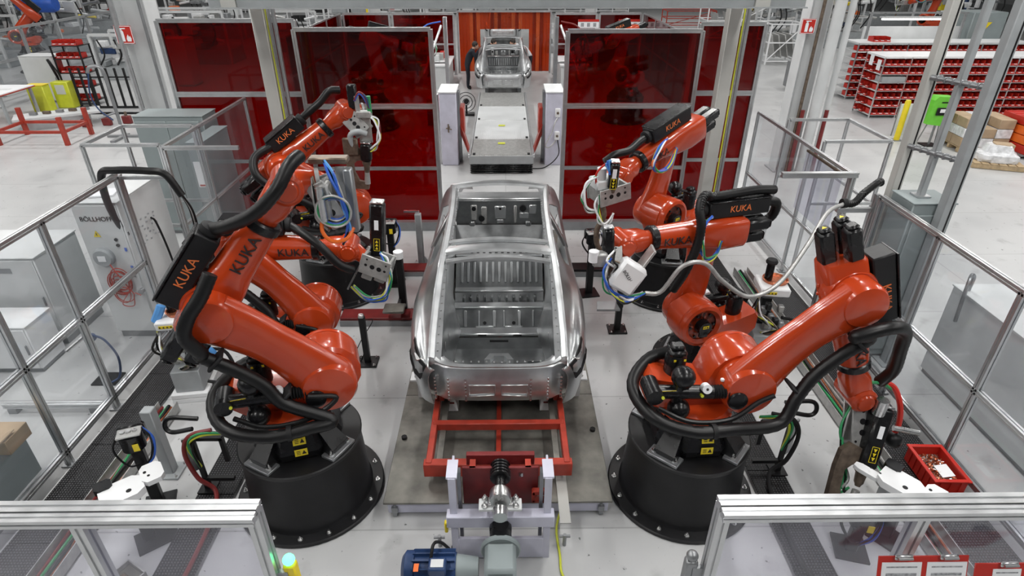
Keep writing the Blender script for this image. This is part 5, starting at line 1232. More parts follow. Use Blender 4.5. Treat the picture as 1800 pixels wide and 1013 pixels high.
def white_fixture(label, x, y, z, rz, m=1):
    t = thing('nozzle_fixture', label, 'fixture', (x, y, 0), rz); M4 = WORLD[t]; P = lambda a, b, c: M4 @ V((a, b, c)); ax = (M4.to_3x3() @ V((1, 0, 0)), M4.to_3x3() @ V((0, 1, 0)), V((0, 0, 1)))
    B('base', 'black_paint', t, P(.1, .0, .012), (.34, .26, .024), ax); B('stand', 'black_paint', t, P(.05, .02, z / 2), (.10, .10, z - .06), ax, bev=.008)
    rr = MB()
    ov = lambda cx_, w_, d_: [(cx_ - w_, -d_ * .6), (cx_ - w_ * .6, -d_), (cx_ + w_ * .6, -d_), (cx_ + w_, -d_ * .6), (cx_ + w_, d_ * .6), (cx_ + w_ * .6, d_), (cx_ - w_ * .6, d_), (cx_ - w_, d_ * .6)]
    MB().prism(ov(0, .17, .13), P(0, 0, z - .03), ax[0], ax[1], .07).build('main_plate', 'white_paint', t)
    MB().prism(ov(.25, .09, .12), P(0, .06, z + .0), ax[0], ax[1], .05).build('upper_plate', 'white_paint', t)
    MB().prism(ov(-.25, .12, .045), P(0, -.05, z - .04), ax[0], ax[1], .04).build('arm_plate', 'white_paint', t)
    MB().prism(ov(-.12, .07, .06), P(0, .14, z + .0), ax[0], ax[1], .06).build('clamp_plate', 'black_gloss', t)
    for px, py, r_ in ((.05, -.05, .022), (.20, .08, .014), (-.24, -.05, .010), (-.16, -.05, .010), (.22, .02, .012)): MB().cyl(P(px, py, z + .041), P(px, py, z + .054 if px > .1 else z + .043), r_, n=12).build('locating_hole', 'black_paint', t)
    return t
white_fixture('white nozzle fixture on a black stand beside the tread plate cover', -3.34, 3.68, .66, R(38))
white_fixture('white nozzle fixture on a black stand beside the red crate', 3.48, 3.72, .64, R(-52))
def plain_post(label, x, y, h, m, w_=.09, tilt=(0, 0)):
    t = thing('mounting_post', label, 'post', (x, y, 0))
    B('base_plate', m, t, (x, y, .012), (.26, .24, .024), bev=.004); B('post', m, t, (x, y, h / 2), (w_, w_, h), bev=.008)
    for a in (-.1, .1):
        for b_ in (-.09, .09): bolt(t, (x + a, y + b_, .024), .5)
    return t
plain_post('light grey square post on a bolted plate beside the black tool head', -3.52, 4.55, .85, 'grey_paint', .11)
plain_post('light grey square post behind the lowered rivet gun', 3.66, 4.02, .5, 'grey_paint', .11)
t = plain_post('slim black sensor stand with a thin looped wire beside the platform', -1.83, 6.42, .72, 'black_paint', .075)
MB().tube([(-1.86, 6.46, .62), (-1.74, 6.6, .55), (-1.9, 6.5, .3), (-1.99, 6.44, .1), (-1.92, 6.42, .03), (-1.85, 6.45, .2)], .006, n=5).build('wire', 'rubber', t)
B('sensor', 'steel', t, (-1.83, 6.40, .74), (.07, .06, .05), bev=.01)
t = plain_post('slim black stand with a grey catch tray between the car and the drum', 1.58, 7.16, .85, 'black_paint', .085)
MB().prism([(-.16, -.11), (.16, -.11), (.13, .11), (-.13, .11)], (1.40, 7.1, .42), (1, 0, 0), (0, 1, 0), .03).build('catch_tray', 'alu_dark', t)
B('tray_arm', 'black_paint', t, (1.5, 7.14, .42), (.25, .05, .04))
t = plain_post('slim black stand with a catch tray beside the red cabled gun of the folded robot', -1.52, 7.62, .95, 'black_paint', .10)
B('tray', 'plate_steel', t, (-1.6, 7.32, .28), (.30, .24, .04), bev=.01); B('tray_arm', 'black_paint', t, (-1.55, 7.5, .28), (.05, .3, .03)); MB().cyl((-1.52, 7.6, .95), (-1.52, 7.6, 1.05), .07, n=16).build('white_cap', 'white_paint', t)
t = plain_post('grey post carrying a small sensor arm before the red screen', -1.45, 9.2, .95, 'grey_paint', .10)
B('sensor_arm', 'steel', t, (-1.55, 9.2, .99), (.25, .04, .03)); MB().prism([(-.05, 0), (.14, 0), (.02, .18)], (-1.42, 9.18, .02), (1, 0, 0), (0, 0, 1), .02).build('gusset', 'grey_paint', t)
# dark side beams crossing between base plates and platform
for k, (x0, x1, y, z, lb) in enumerate(((-2.4, -1.25, 7.45, .12, 'dark red steel sill lying between the back drum and the platform'), (1.08, 1.9, 8.9, .12, 'dark steel sill lying beside the platform by the catch tray'), (-2.2, -1.25, 8.95, .10, 'dark red steel sill lying before the grey sensor post'))):
    t = thing('steel_sill', lb, 'beam', ((x0 + x1) / 2, y, 0)); B('beam', 'black_paint' if k == 1 else 'dark_red', t, ((x0 + x1) / 2, y, z / 2), (x1 - x0, .26, z), bev=.006); B('edge', 'alu_dark', t, ((x0 + x1) / 2, y - .15, z * .35), (x1 - x0, .03, z * .7))
# cable boxes hanging on the drums
def junction(label, x, y, sg):
    t = thing('hose_bracket_frame', label, 'bracket', (x, y, 0))
    f_ = MB(); f_.box((x, y, .72), (.30, .04, .04)); f_.box((x - sg * .14, y, .46), (.04, .04, .56)); f_.box((x + sg * .14, y, .58), (.04, .04, .3)); f_.box((x, y, .19), (.30, .04, .04)); f_.build('frame', 'black_paint', t)
    B('post', 'black_paint', t, (x - sg * .14, y, .13), (.05, .05, .15)); B('foot', 'black_paint', t, (x - sg * .14, y, .058), (.16, .16, .016))
    B('back_plate', 'alu_dark', t, (x - sg * .20, y + .02, .5), (.10, .02, .42), ((.8, .6, 0), (-.6, .8, 0), (0, 0, 1)))
    MB().tube([(x + sg * .1, y - .04, .86), (x - sg * .1, y - .08, .82), (x - sg * .2, y - .08, .6), (x - sg * .14, y - .1, .3), (x - sg * .0, y - .12, .14), (x + sg * .06, y - .4, .075), (x + sg * .08, y - 1.0, .075), (x + sg * .04, y - 1.25, .075)], .022, n=8).build('hose', 'dark_red' if sg > 0 else 'rubber', t)
    cable_loop(t, [(x + sg * .2, y - .02, .80), (x, y - .1, .86), (x - sg * .12, y - .1, .70), (x - sg * .1, y - .06, .4)], ['yellow_green', 'hose_black', 'green'], .010, .03)
    MB().tube([(x - sg * .05, y + .05, .92), (x - sg * .3, y + .04, .94), (x - sg * .36, y + .02, .86), (x - sg * .3, y, .80), (x - sg * .1, y, .84)], .022, n=8).build('loop_hose', 'hose_black', t)
junction('black hose bracket frame with a red hose beside the folded arm robot', -2.86, 4.28, 1)
junction('black hose bracket frame beside the drum of the robot with the lowered gun', 2.66, 4.45, -1)

# -- red crate of rivets
t = thing('red_crate', 'bright red plastic crate half full of copper rivets with a white slip', 'crate', (4.37, 4.36, .05), R(-2))
M4 = WORLD[t]; P = lambda a, b_, c: M4 @ V((a, b_, c)); ax = (M4.to_3x3() @ V((1, 0, 0)), M4.to_3x3() @ V((0, 1, 0)), V((0, 0, 1)))
w2, d2, h2 = .155, .23, .18
B('bottom', 'bin_red', t, P(0, 0, .008), (2 * w2, 2 * d2, .016), ax)
for sg in (-1, 1):
    B('wall', 'bin_red', t, P(sg * w2, 0, h2 / 2), (.014, 2 * d2 + .014, h2), ax); B('wall', 'bin_red', t, P(0, sg * d2, h2 / 2), (2 * w2, .014, h2), ax)
    B('rim', 'bin_red', t, P(sg * (w2 + .008), 0, h2), (.04, 2 * d2 + .06, .02), ax, bev=.005); B('rim', 'bin_red', t, P(0, sg * (d2 + .008), h2), (2 * w2, .04, .02), ax, bev=.005)
    for k in range(5): B('wall_rib', 'bin_red', t, P(sg * (w2 + .012), -d2 + .07 + .08 * k, h2 / 2), (.012, .016, h2 - .03), ax)
    for k in range(3): B('wall_rib', 'bin_red', t, P(-.1 + .1 * k, sg * (d2 + .012), h2 / 2), (.016, .012, h2 - .03), ax)
rv = MB(); rr = random.Random(3)
for k in range(420):
    p = P(rr.uniform(-.13, .13), rr.uniform(-.20, .20), .07 + rr.uniform(0, .04)); d_ = V((rr.uniform(-1, 1), rr.uniform(-1, 1), rr.uniform(-.5, .5))).normalized()
    rv.cur = 0 if rr.random() < .6 else 1; rv.cyl(p - d_ * .014, p + d_ * .014, .007, n=5)
rv.cur = 0; rv.box(P(0, 0, .045), (.29, .43, .05), ax)
tag(rv.build('loose_rivets', None, None, smooth=False, mats=['copper', 'steel']), 'loose copper coloured rivets heaped in the red crate', 'rivets', kind='stuff')
tag(B('white_slip', 'paper', None, P(.05, -.05, .125), (.13, .16, .004), (ax[0] * .9 + V((0, 0, .2)), ax[1], V((-.2, 0, .95)))), 'white paper slip lying on the rivets in the crate', 'paper')
# -- open drip trays and cardboard boxes
t = thing('drip_tray', 'shallow steel tray with brown sludge behind the front fence by the tread cover', 'tray', (-3.40, 3.12, .0), R(-30)); M4 = WORLD[t]; P = lambda a, b_, c: M4 @ V((a, b_, c)); ax = (M4.to_3x3() @ V((1, 0, 0)), M4.to_3x3() @ V((0, 1, 0)), V((0, 0, 1)))
B('pan', 'plate_steel', t, P(0, 0, .02), (.24, .62, .03), ax, bev=.01)
for sg in (-1, 1): B('rim', 'cast_alu', t, P(sg * .12, 0, .05), (.012, .63, .06), ax); B('rim', 'cast_alu', t, P(0, sg * .31, .05), (.25, .012, .06), ax)
B('sludge', 'steel_brown', t, P(0, .06, .04), (.14, .34, .012), ax, bev=.006)
t = thing('cardboard_box', 'open brown cardboard box on a dark pallet outside the fence', 'box', (-5.35, 4.1, 0))
B('pallet', 'grey_green', t, (-5.35, 4.1, .25), (.9, 1.0, .5)); B('carton', 'cardboard', t, (-5.05, 4.45, .58), (.5, .3, .16), bev=.004); B('flap', 'cardboard', t, (-4.85, 4.3, .67), (.1, .3, .01), ((.9, 0, .4), (0, 1, 0), (-.4, 0, .9)))
t = thing('pipe_stand', 'small blue clamp stand with hose outside the fence by the low white box', 'stand', (-5.05, 6.1, 0))
B('base', 'black_paint', t, (-5.05, 6.1, .01), (.3, .25, .02)); MB().cyl((-5.05, 6.1, 0), (-5.07, 6.12, .62), .018, n=8).build('rod', 'alu_dark', t); B('clamp', 'navy', t, (-5.07, 6.1, .64), (.12, .10, .10), bev=.02); MB().cyl((-5.1, 6.05, .68), (-5.28, 5.95, .55), .025, n=8).build('handle', 'steel', t)
MB().tube([(-5.02, 6.1, .68), (-4.9, 6.1, .6), (-4.82, 6.1, .35), (-4.85, 6.05, .1), (-4.95, 6.0, .03)], .014, n=6).build('hose', 'navy', t)
B0 = thing('threshold_rail', 'low aluminium threshold rail crossing the floor at the gate by the cabinet', 'rail', (-5.2, 5.5, 0)); MB().profile((-5.9, 5.5, .10), (-4.75, 5.5, .10), .06).build('rail', 'alu', B0)
for x in (-5.8, -4.85): B('foot', 'alu_dark', B0, (x, 5.5, .035), (.1, .08, .07))
# ================================================================== hall behind the cell
# -- shelving with red bins
def bin_mesh(w_, d_, h_):
    b = MB(); t_ = .006
    b.cur = 0
    b.box((0, d_ / 2, t_ / 2), (w_, d_, t_)); b.box((-w_ / 2 + t_ / 2, d_ / 2 + .02, h_ / 2), (t_, d_ - .04, h_)); b.box((w_ / 2 - t_ / 2, d_ / 2 + .02, h_ / 2), (t_, d_ - .04, h_)); b.box((0, d_ - t_ / 2, h_ / 2), (w_, t_, h_))
    b.box((0, .01, h_ * .21), (w_, t_, h_ * .42), ((1, 0, 0), (0, .94, -.34), (0, .34, .94)))
    b.cur = 1; b.box((0, -.010, h_ * .32), (w_ * .5, .004, h_ * .10), ((1, 0, 0), (0, .94, -.34), (0, .34, .94)))
    b.cur = 2; b.box((0, d_ * .55, h_ * .22), (w_ * .8, d_ * .7, h_ * .3))
    me = bpy.data.meshes.new('parts_bin'); me.from_pydata([tuple(p) for p in b.v], [], b.f); me.update()
    for m in ('bin_red', 'paper', 'bin_inner_shade'): me.materials.append(MATS[m])
    me.polygons.foreach_set('material_index', b.m); return me
BIN = bin_mesh(.17, .36, .14)
def put_bin(x, y, z, rz, label, group, sc=1.):
    o = bpy.data.objects.new('parts_bin', BIN); COL.objects.link(o); o.location = (x, y, z); o.rotation_euler = (0, 0, rz); o.scale = (sc,) * 3
    return tag(o, label, 'bin', group)
def rack(label, x0, y, bays, bw, depth, zs, top_m='white_paint'):
    t = thing('bin_rack', label, 'rack', (x0 + bays * bw / 2, y, 0))
    for i in range(bays + 1):
        for dy in (0, depth): B('upright', 'alu', t, (x0 + i * bw, y + dy, zs[-1] / 2), (.035, .035, zs[-1]))
    for z in zs:
        B('shelf', 'light_grey' if z < zs[-1] else top_m, t, (x0 + bays * bw / 2, y + depth / 2, z), (bays * bw + .04, depth + .03, .03 if z < zs[-1] else .06), bev=.004)
    return t
ZS7 = [.10 + .245 * k for k in range(8)]
rack('long white topped steel rack filled with red bins across the aisle', 11.5, 19.1, 7, .82, 1.0, ZS7)
LB1 = 'red bin with white tag facing the aisle on the white topped rack'
for i in range(7):
    for k, z in enumerate(ZS7[:-1]):
        if (i, k) == (0, 4): continue
        for j in range(4): put_bin(11.5 + i * .82 + .115 + .197 * j, 19.05, z + .016, 0, LB1, 'red bins on the white topped rack', 1.05)
tag(B('grey_drawer', 'grey_paint', None, (11.92, 19.25, ZS7[4] + .10), (.72, .4, .16), bev=.006), 'grey drawer among the red bins of the white topped rack', 'drawer')
for k, z in enumerate(ZS7[:-1]):
    for j in range(2): put_bin(11.46 - .02, 19.58 + .36 * j, z + .016, R(-90), 'red bin facing sideways out of the end of the white topped rack', 'end bins of the rack', 1.05)
for z, y in ((1.58, 19.25), (1.66, 19.7)): tag(B('white_notice', 'paper', None, (11.44, y, z), (.006, .2, .3)), 'white notice sheet hanging on the end of the bin rack, ' + ('nearer corner' if y < 19.5 else 'middle'), 'notice')
ZS8 = [.10 + .25 * k for k in range(8)]
rack('grey steel rack with red bins standing behind the white topped rack', 12.05, 21.75, 7, .85, .9, ZS8, 'light_grey')
LB2 = 'red bin on the grey steel rack behind the white topped one'
for i in range(7):
    for k, z in enumerate(ZS8[:-1]):
        if i > 0 and k < 6: continue
        for j in range(4): put_bin(12.05 + i * .85 + .12 + .205 * j, 21.72, z + .016, 0, LB2, 'red bins on the grey rack', 1.05)
for j in range(3): put_bin(12.7 + .2 * j, 21.9, ZS8[-1] + .03, 0, 'red bin standing loose on top of the grey steel rack', 'loose bins on the grey rack', 1.1)
# -- lime machine, bollard, pallets, red crates
t = thing('lime_counting_machine', 'lime green machine on a slim stand with a dark display beside the yellow bollard', 'machine', (11.6, 16.1, 0))
hd = MB(); hd.prism([(-.30, -.34), (.20, -.40), (.34, -.25), (.36, .20), (.24, .36), (-.18, .38), (-.28, .28)], (11.55, 16.3, .95), (1, 0, 0), (0, 0, 1), .30); hd.build('head', 'lime', t)
sc_ = B('display', 'black_paint', t, (11.52, 15.97, .95), (.26, .03, .20), bev=.01); B('display_face', 'paper', sc_, (11.54, 15.953, .97), (.14, .006, .09)); B('slot', 'black_paint', t, (11.55, 15.985, 1.18), (.16, .01, .03))
sw = MB(); sw.tube([(11.3, 16.25, .65), (11.1, 16.25, 1.0), (11.3, 16.3, 1.35)], .05, n=8); sw.build('side_chute', 'lime', t); B('yellow_edge', 'yellow_green', t, (11.92, 16.1, .9), (.02, .1, .5))
MB().cyl((11.6, 16.15, 0), (11.6, 16.15, .62), .03, n=8).build('stand_pole', 'alu_dark', t); B('stand_foot', 'black_paint', t, (11.6, 16.15, .015), (.4, .35, .03))
for dx in (-.26, .26): MB().cyl((11.6 + dx, 16.3, 0), (11.58 + dx * .6, 16.2, .62), .015, n=6).build('stand_leg', 'alu_dark', t)
t = thing('bollard', 'yellow steel bollard beside the lime green machine', 'bollard', (11.0, 16.65, 0)); MB().lathe([(.0, 0), (.075, 0), (.075, 1.05), (.06, 1.1), (0, 1.11)], (11.0, 16.65, 0), n=18, cap=False).build('post', 'yellow', t); B('foot_plate', 'alu_dark', t, (11.0, 16.65, .008), (.25, .25, .016))
t = thing('white_board', 'white board leaning behind the yellow bollard', 'board', (11.4, 17.1, 0)); B('sheet', 'white_paint', t, (11.4, 17.1, .45), (.55, .03, .9)); 
for dx in (-.3, .3): MB().cyl((11.4 + dx, 17.1, 0), (11.4 + dx, 17.1, .95), .015, n=6).build('leg', 'alu_dark', t)
def pallet(label, x, y, w_, d_, rz):
    t = thing('wooden_pallet', label, 'pallet', (x, y, 0), rz); M4 = WORLD[t]; P = lambda a, b_, c: M4 @ V((a, b_, c)); ax = (M4.to_3x3() @ V((1, 0, 0)), M4.to_3x3() @ V((0, 1, 0)), V((0, 0, 1)))
    for k in range(6): B('board', 'wood', t, P(-w_ / 2 + w_ * (k + .5) / 6, 0, .125), (w_ / 6 - .03, d_, .022), ax)
    for k in (-1, 0, 1): B('runner', 'wood', t, P(0, k * (d_ / 2 - .05), .06), (w_, .09, .10), ax)
    return P, ax
P, ax = pallet('wooden pallet under the wrapped cartons next to the lime machine', 12.6, 15.9, 1.2, .95, R(-6))
t = thing('wrapped_cartons', 'stack of pale cartons wrapped in film on the pallet by the lime machine', 'cartons', tuple(P(0, 0, .14)), R(-8))
for i in range(3):
    for j in range(2):
        for k in range(3):
            if k == 2 and (i, j) == (1, 0): continue
            B('carton', 'wrap_film' if (i + k) % 2 else 'cardboard', t, P(-.4 + .4 * i, -.24 + .48 * j, .26 + .245 * k), (.385, .46, .235), ax, bev=.01)
P, ax = pallet('low wooden pallet carrying crumpled film wrapped goods beside the red crates', 12.15, 14.45, 1.1, .9, R(-20))
t = thing('film_wrapped_load', 'low load crumpled in shiny clear film on the wooden pallet', 'load', tuple(P(0, 0, .14)), R(-20))
wl = MB(); rr = random.Random(5); rs = []
for z, sc_ in ((.145, .86), (.22, .9), (.30, .9), (.36, .62), (.46, .56), (.52, .5)):
    rs.append([P((.5 * sc_ + rr.uniform(-.03, .03)) * math.copysign(abs(math.cos(a)) ** .5, math.cos(a)), (.38 * sc_ + rr.uniform(-.03, .03)) * math.copysign(abs(math.sin(a)) ** .5, math.sin(a)), z + rr.uniform(-.02, .02)) for a in [2 * math.pi * i / 22 for i in range(22)]])
wl.rings(rs); wl.build('film', 'wrap_film', t, ang=20)
B('carton', 'cardboard', t, P(.1, .05, .49), (.4, .3, .1), ax, bev=.01)
for k in range(3):
    for j in range(4):
        t = thing('stacking_crate', 'orange red stacking crate with white slotted sides in the pile beside the pallets', 'crate', (13.5 + k * .62, 15.4, .12 + j * .22), group='pile of orange red crates')
        x, y, z = 13.5 + k * .62, 15.4, .12 + j * .22
        B('tub', 'orange' if (k + j) % 3 else 'bin_red', t, (x, y, z + .10), (.58, 1.2, .20), bev=.01)
        for e in (-.17, .0, .17): B('slot', 'paper', t, (x + e, y - .603, z + .10), (.09, .008, .09))
        if j == 3:
            for e in range(5): B('lid_slat', 'bin_red', t, (x, y - .5 + .25 * e, z + .205), (.56, .08, .012))
t = thing('crate_dolly', 'dark wheeled dolly under the orange red crates', 'dolly', (14.1, 15.4, 0)); B('frame', 'alu_dark', t, (14.1, 15.4, .10), (1.9, 1.1, .04))
for x in (13.3, 14.9):
    for y in (15.0, 15.8): MB().cyl((x - .02, y, .045), (x + .02, y, .045), .045, n=12).build('wheel', 'rubber', t)
# -- aisle carts and cages
t = thing('tool_cart', 'dark grey cart with a white sheet on its side in the aisle', 'cart', (10.9, 23.2, 0)); B('body', 'alu_dark', t, (11.0, 23.4, .55), (.8, .6, .9), bev=.02); B('sheet', 'paper', t, (10.75, 23.09, .6), (.28, .01, .4)); B('upper_unit', 'black_paint', t, (11.2, 23.5, 1.25), (.5, .4, .5), bev=.03); B('label', 'red_paint', t, (10.75, 23.084, .72), (.2, .006, .08))
for x in (10.7, 11.3): MB().cyl((x, 23.15, .05), (x, 23.2, .05), .05, n=12).build('wheel', 'rubber', t)
def cage(label, x, y, w_, d_, h_, m='white_paint', fill=True):
    t = thing('transport_cage', label, 'cage', (x, y, 0))
    for dx in (-w_ / 2, w_ / 2):
        for dy in (-d_ / 2, d_ / 2): B('post', m, t, (x + dx, y + dy, h_ / 2), (.06, .06, h_))
    for z in (.15, h_ * .55, h_):
        for dy in (-d_ / 2, d_ / 2): B('rail', m, t, (x, y + dy, z), (w_, .05, .05))
        for dx in (-w_ / 2, w_ / 2): B('rail', m, t, (x + dx, y, z), (.05, d_, .05))
    MB().cyl((x - w_ / 2, y - d_ / 2, .15), (x + w_ / 2, y - d_ / 2, h_), .025, n=6).build('brace', m, t)
    if fill:
        for k in range(4): B('panel', 'cast_alu', t, (x - w_ * .3 + w_ * .2 * k, y, h_ * .45), (.05, d_ * .8, h_ * .6), ((.95, 0, .3), (0, 1, 0), (-.3, 0, .95)), bev=.01)
    return t
cage('white steel transport cage holding grey panels at the end of the aisle', 12.6, 29.5, 1.5, 1.4, 1.7)
cage('long white transport cage holding grey panels beyond the red screens', 13.2, 37.5, 3.6, 1.6, 1.9)
cage('red steel transport cage on the far floor', 12.2, 43.5, 3.2, 1.4, 1.0, 'red_paint', False)
# -- workbench, lamp and booth behind the racks
t = thing('workbench', 'grey workbench with a long glowing lamp behind the bin racks', 'workbench', (16.4, 26.2, 0)); B('bench', 'light_grey', t, (16.6, 26.2, .9), (4.2, .9, .06)); B('back_panel', 'light_grey', t, (16.8, 26.7, 1.3), (4.0, .04, 1.1))
for x in (14.7, 18.5): B('leg', 'alu', t, (x, 26.2, 1.2), (.08, .08, 2.4))
B('lamp_arm', 'alu', t, (16.6, 26.2, 2.4), (4.0, .06, .06)); B('lamp_tube', 'lamp_glow', t, (16.4, 26.05, 2.18), (2.6, .14, .05)); B('lamp_shade', 'light_grey', t, (16.4, 26.05, 2.25), (2.7, .3, .05))
for x in (15.2, 17.5): B('lamp_hanger', 'alu_dark', t, (x, 26.1, 2.33), (.04, .04, .14))
t = thing('machine_booth', 'dark grey machine booth with a yellow triangle behind the bin racks', 'machine', (19.6, 27.0, 0)); B('wall', 'grey_green', t, (19.7, 27, 1.2), (1.4, 1.2, 2.4), bev=.03); MB().prism([(-.22, .13), (.22, .13), (0, -.16)], (19.6, 26.38, 1.9), (1, 0, 0), (0, 0, 1), .012).build('triangle', 'yellow', t); B('counter', 'light_grey', t, (20.9, 26.1, 1.1), (3.4, .8, .08)); B('counter_leg', 'alu', t, (22.3, 26.1, .55), (.1, .7, 1.1)); B('crate', 'cardboard', t, (19.3, 26.0, 1.26), (.5, .4, .24))
for k in range(5): B('drawer_front', 'alu_dark' if k % 2 else 'light_grey', t, (20.9 + .0 * k, 25.68, .25 + .17 * k), (2.6, .02, .13))
# -- far machines on the right, grey and busy
rr = random.Random(21)
def busy_machine(label, x, y, w_, d_, h_, n=26, cols=('light_grey', 'grey_paint', 'cast_alu', 'alu_dark', 'white_paint')):
    t = thing('machine_line', label, 'machine', (x, y, 0))
    B('base', 'grey_paint', t, (x, y, h_ * .14), (w_, d_, h_ * .28), bev=.02)
    for dx in (-w_ / 2, w_ / 2):
        for dy in (-d_ / 2, d_ / 2): B('post', 'light_grey', t, (x + dx, y + dy, h_ / 2), (.09, .09, h_))
    for dy in (-d_ / 2, d_ / 2): B('top_rail', 'light_grey', t, (x, y + dy, h_), (w_, .1, .1))
    for k in range(n):
        a, b_, c_ = rr.uniform(.12, .6), rr.uniform(.12, .5), rr.uniform(.1, .5)
        px, py, pz = x + rr.uniform(-.45, .45) * w_, y + rr.uniform(-.5, .3) * d_, rr.uniform(.3, .95) * h_
        m = cols[rr.randrange(len(cols))] if rr.random() < .9 else ('yellow', 'bin_red', 'orange', 'navy')[rr.randrange(4)]
        if rr.random() < .6: B('module', m, t, (px, py, pz), (a, b_, c_), bev=.015)
        else: MB().cyl((px - a, py, pz), (px + a, py, pz + rr.uniform(-.2, .2)), c_ * .25, n=10).build('pipe', m, t)
    for k in range(4):
        a = rr.uniform(-.4, .4) * w_; MB().tube([(x + a, y - d_ / 2, h_ * .9), (x + a + .2, y - d_ / 2 - .1, h_ * .6), (x + a - .1, y - d_ / 2 - .05, h_ * .35)], .03, n=6).build('hose', 'rubber', t)
    return t
for i, (x, y, w_, h_) in enumerate(((14.5, 33.5, 2.6, 2.6), (17.6, 34.5, 2.6, 2.8), (19.5, 40, 4, 3.0), (24.5, 36, 3, 2.6), (16.2, 42, 3, 2.4), (25, 44, 5, 2.8), (20.5, 49, 6, 2.6), (28.5, 40, 4, 2.6), (32, 47, 5, 2.8))):
    busy_machine('grey assembly machine crowded with modules and pipes beyond the aisle' if i < 2 else 'grey assembly machine crowded with modules at the far end of the hall', x, y, w_, 1.6, h_, 34 if i < 4 else 22)['group'] = 'machines beyond the aisle' if i < 2 else 'machines at the far end'
# -- machines and racks on the far left and centre
for i, (x, y, w_, h_) in enumerate(((-14.5, 30, 4.0, 2.2), (-21.5, 33.5, 4.5, 2.6), (-26, 33, 4, 2.6), (-17.5, 38.5, 5, 2.2), (-23.5, 41, 5, 2.4), (-29.5, 38, 4, 2.6), (-31, 45, 6, 2.6), (-11, 33.5, 3.2, 1.9), (-6.5, 40, 3.0, 1.6))):
    busy_machine('pale assembly machine behind the clear fence with the orange robot' if i < 4 else 'pale assembly machine on the far floor behind the picket fence', x, y, w_, 1.6, h_, 30, ('light_grey', 'white_paint', 'cast_alu', 'alu_dark', 'grey_paint', 'white_paint'))['group'] = 'machines behind the clear fence' if i < 4 else 'machines on the far floor'
def frame_rack(label, x, y, n, bw, h_, group):
    t = thing('storage_frame', label, 'rack', (x, y, 0), group=group)
    for i in range(n + 1):
        for dy in (0, .9): B('post', 'white_paint', t, (x + i * bw, y + dy, h_ / 2), (.06, .06, h_))
    for z in (.2, h_ * .55, h_):
        for dy in (0, .9): B('rail', 'white_paint', t, (x + n * bw / 2, y + dy, z), (n * bw, .05, .05))
    for i in range(n):
        for z in (.2, h_ * .55): B('load', ('grey_paint', 'cast_alu', 'black_paint', 'light_grey', 'alu_dark')[rr.randrange(5)], t, (x + (i + .5) * bw, y + .45, z + .25), (bw * .7, .7, rr.uniform(.2, .5)), bev=.02)
    return t
for x, y, n in ((-17, 44, 5), (-10.5, 46, 4), (-15, 50, 6), (-6, 51, 5), (3.5, 52, 5), (-22, 53, 6), (-12.2, 41.0, 3)):
    frame_rack('white storage frame loaded with grey parts on the far floor', x, y, n, 1.25, 1.7, 'white storage frames far away')
busy_machine('low grey fixture table on the far floor beyond the strip curtain', 3.4, 33.0, 2.6, 1.4, 1.2, 16); busy_machine('low grey fixture table on the far floor before the white storage frames', -4.4, 34.0, 2.4, 1.2, 1.3, 16)
# -- station around the far car: notice boards on the screens
for x in (3.4, 5.05):
    t = thing('notice_board', 'white notice board with a red header on the far red screen' + (' corner' if x > 4 else ' by the curtain'), 'notice board', (x, 26.5, 2.0))
    B('board', 'paper', t, (x, 26.52, 1.98), (.85, .03, .32)); B('header', 'bin_red', t, (x, 26.50, 2.10), (.85, .01, .09))
    for k in range(3): B('sheet', 'paper_print', t, (x - .25 + .25 * k, 26.50, 1.94), (.12, .008, .14))
for x, lb in ((-2.6, 'grey steel cabinet with white top beside the standing worker'), (2.6, 'pale equipment table with white boxes across from the standing worker')):
    t = thing('station_table', lb, 'table', (x, 24.6, 0)); B('top', 'white_paint', t, (x, 24.6, .86), (1.1, 2.2, .05)); B('body', 'light_grey', t, (x, 24.6, .42), (1.0, 2.0, .84))
    for k in range(4): B('box', ('white_paint', 'light_grey', 'cast_alu', 'bin_red')[k], t, (x - .2 + .13 * k, 23.9 + .45 * k, 1.0), (.3, .3, .24), bev=.01)
t = thing('bin_trolley', 'small red bin trolley standing behind the lift column', 'trolley', (-2.1, 18.6, 0)); B('tub', 'bin_red', t, (-2.1, 18.6, .6), (.5, .5, .4), bev=.03); B('frame', 'alu_dark', t, (-2.1, 18.6, .20), (.5, .5, .4)); 
t = thing('floor_fan', 'round black wire fan standing behind the lift arm', 'fan', (-1.25, 19.6, 0)); rg = MB()
for r_ in (.3, .2, .1): rg.tube([(-1.25 + r_ * math.cos(R(a)), 19.6, .42 + r_ * math.sin(R(a))) for a in range(0, 361, 30)], .012, n=5, sub=2)
rg.build('guard', 'black_paint', t); B('foot', 'black_paint', t, (-1.25, 19.65, .03), (.5, .3, .06)); MB().cyl((-1.25, 19.66, .06), (-1.25, 19.66, .3), .03, n=8).build('stem', 'black_paint', t); MB().cyl((-1.25, 19.62, .42), (-1.25, 19.78, .42), .08, n=12).build('motor', 'black_gloss', t)

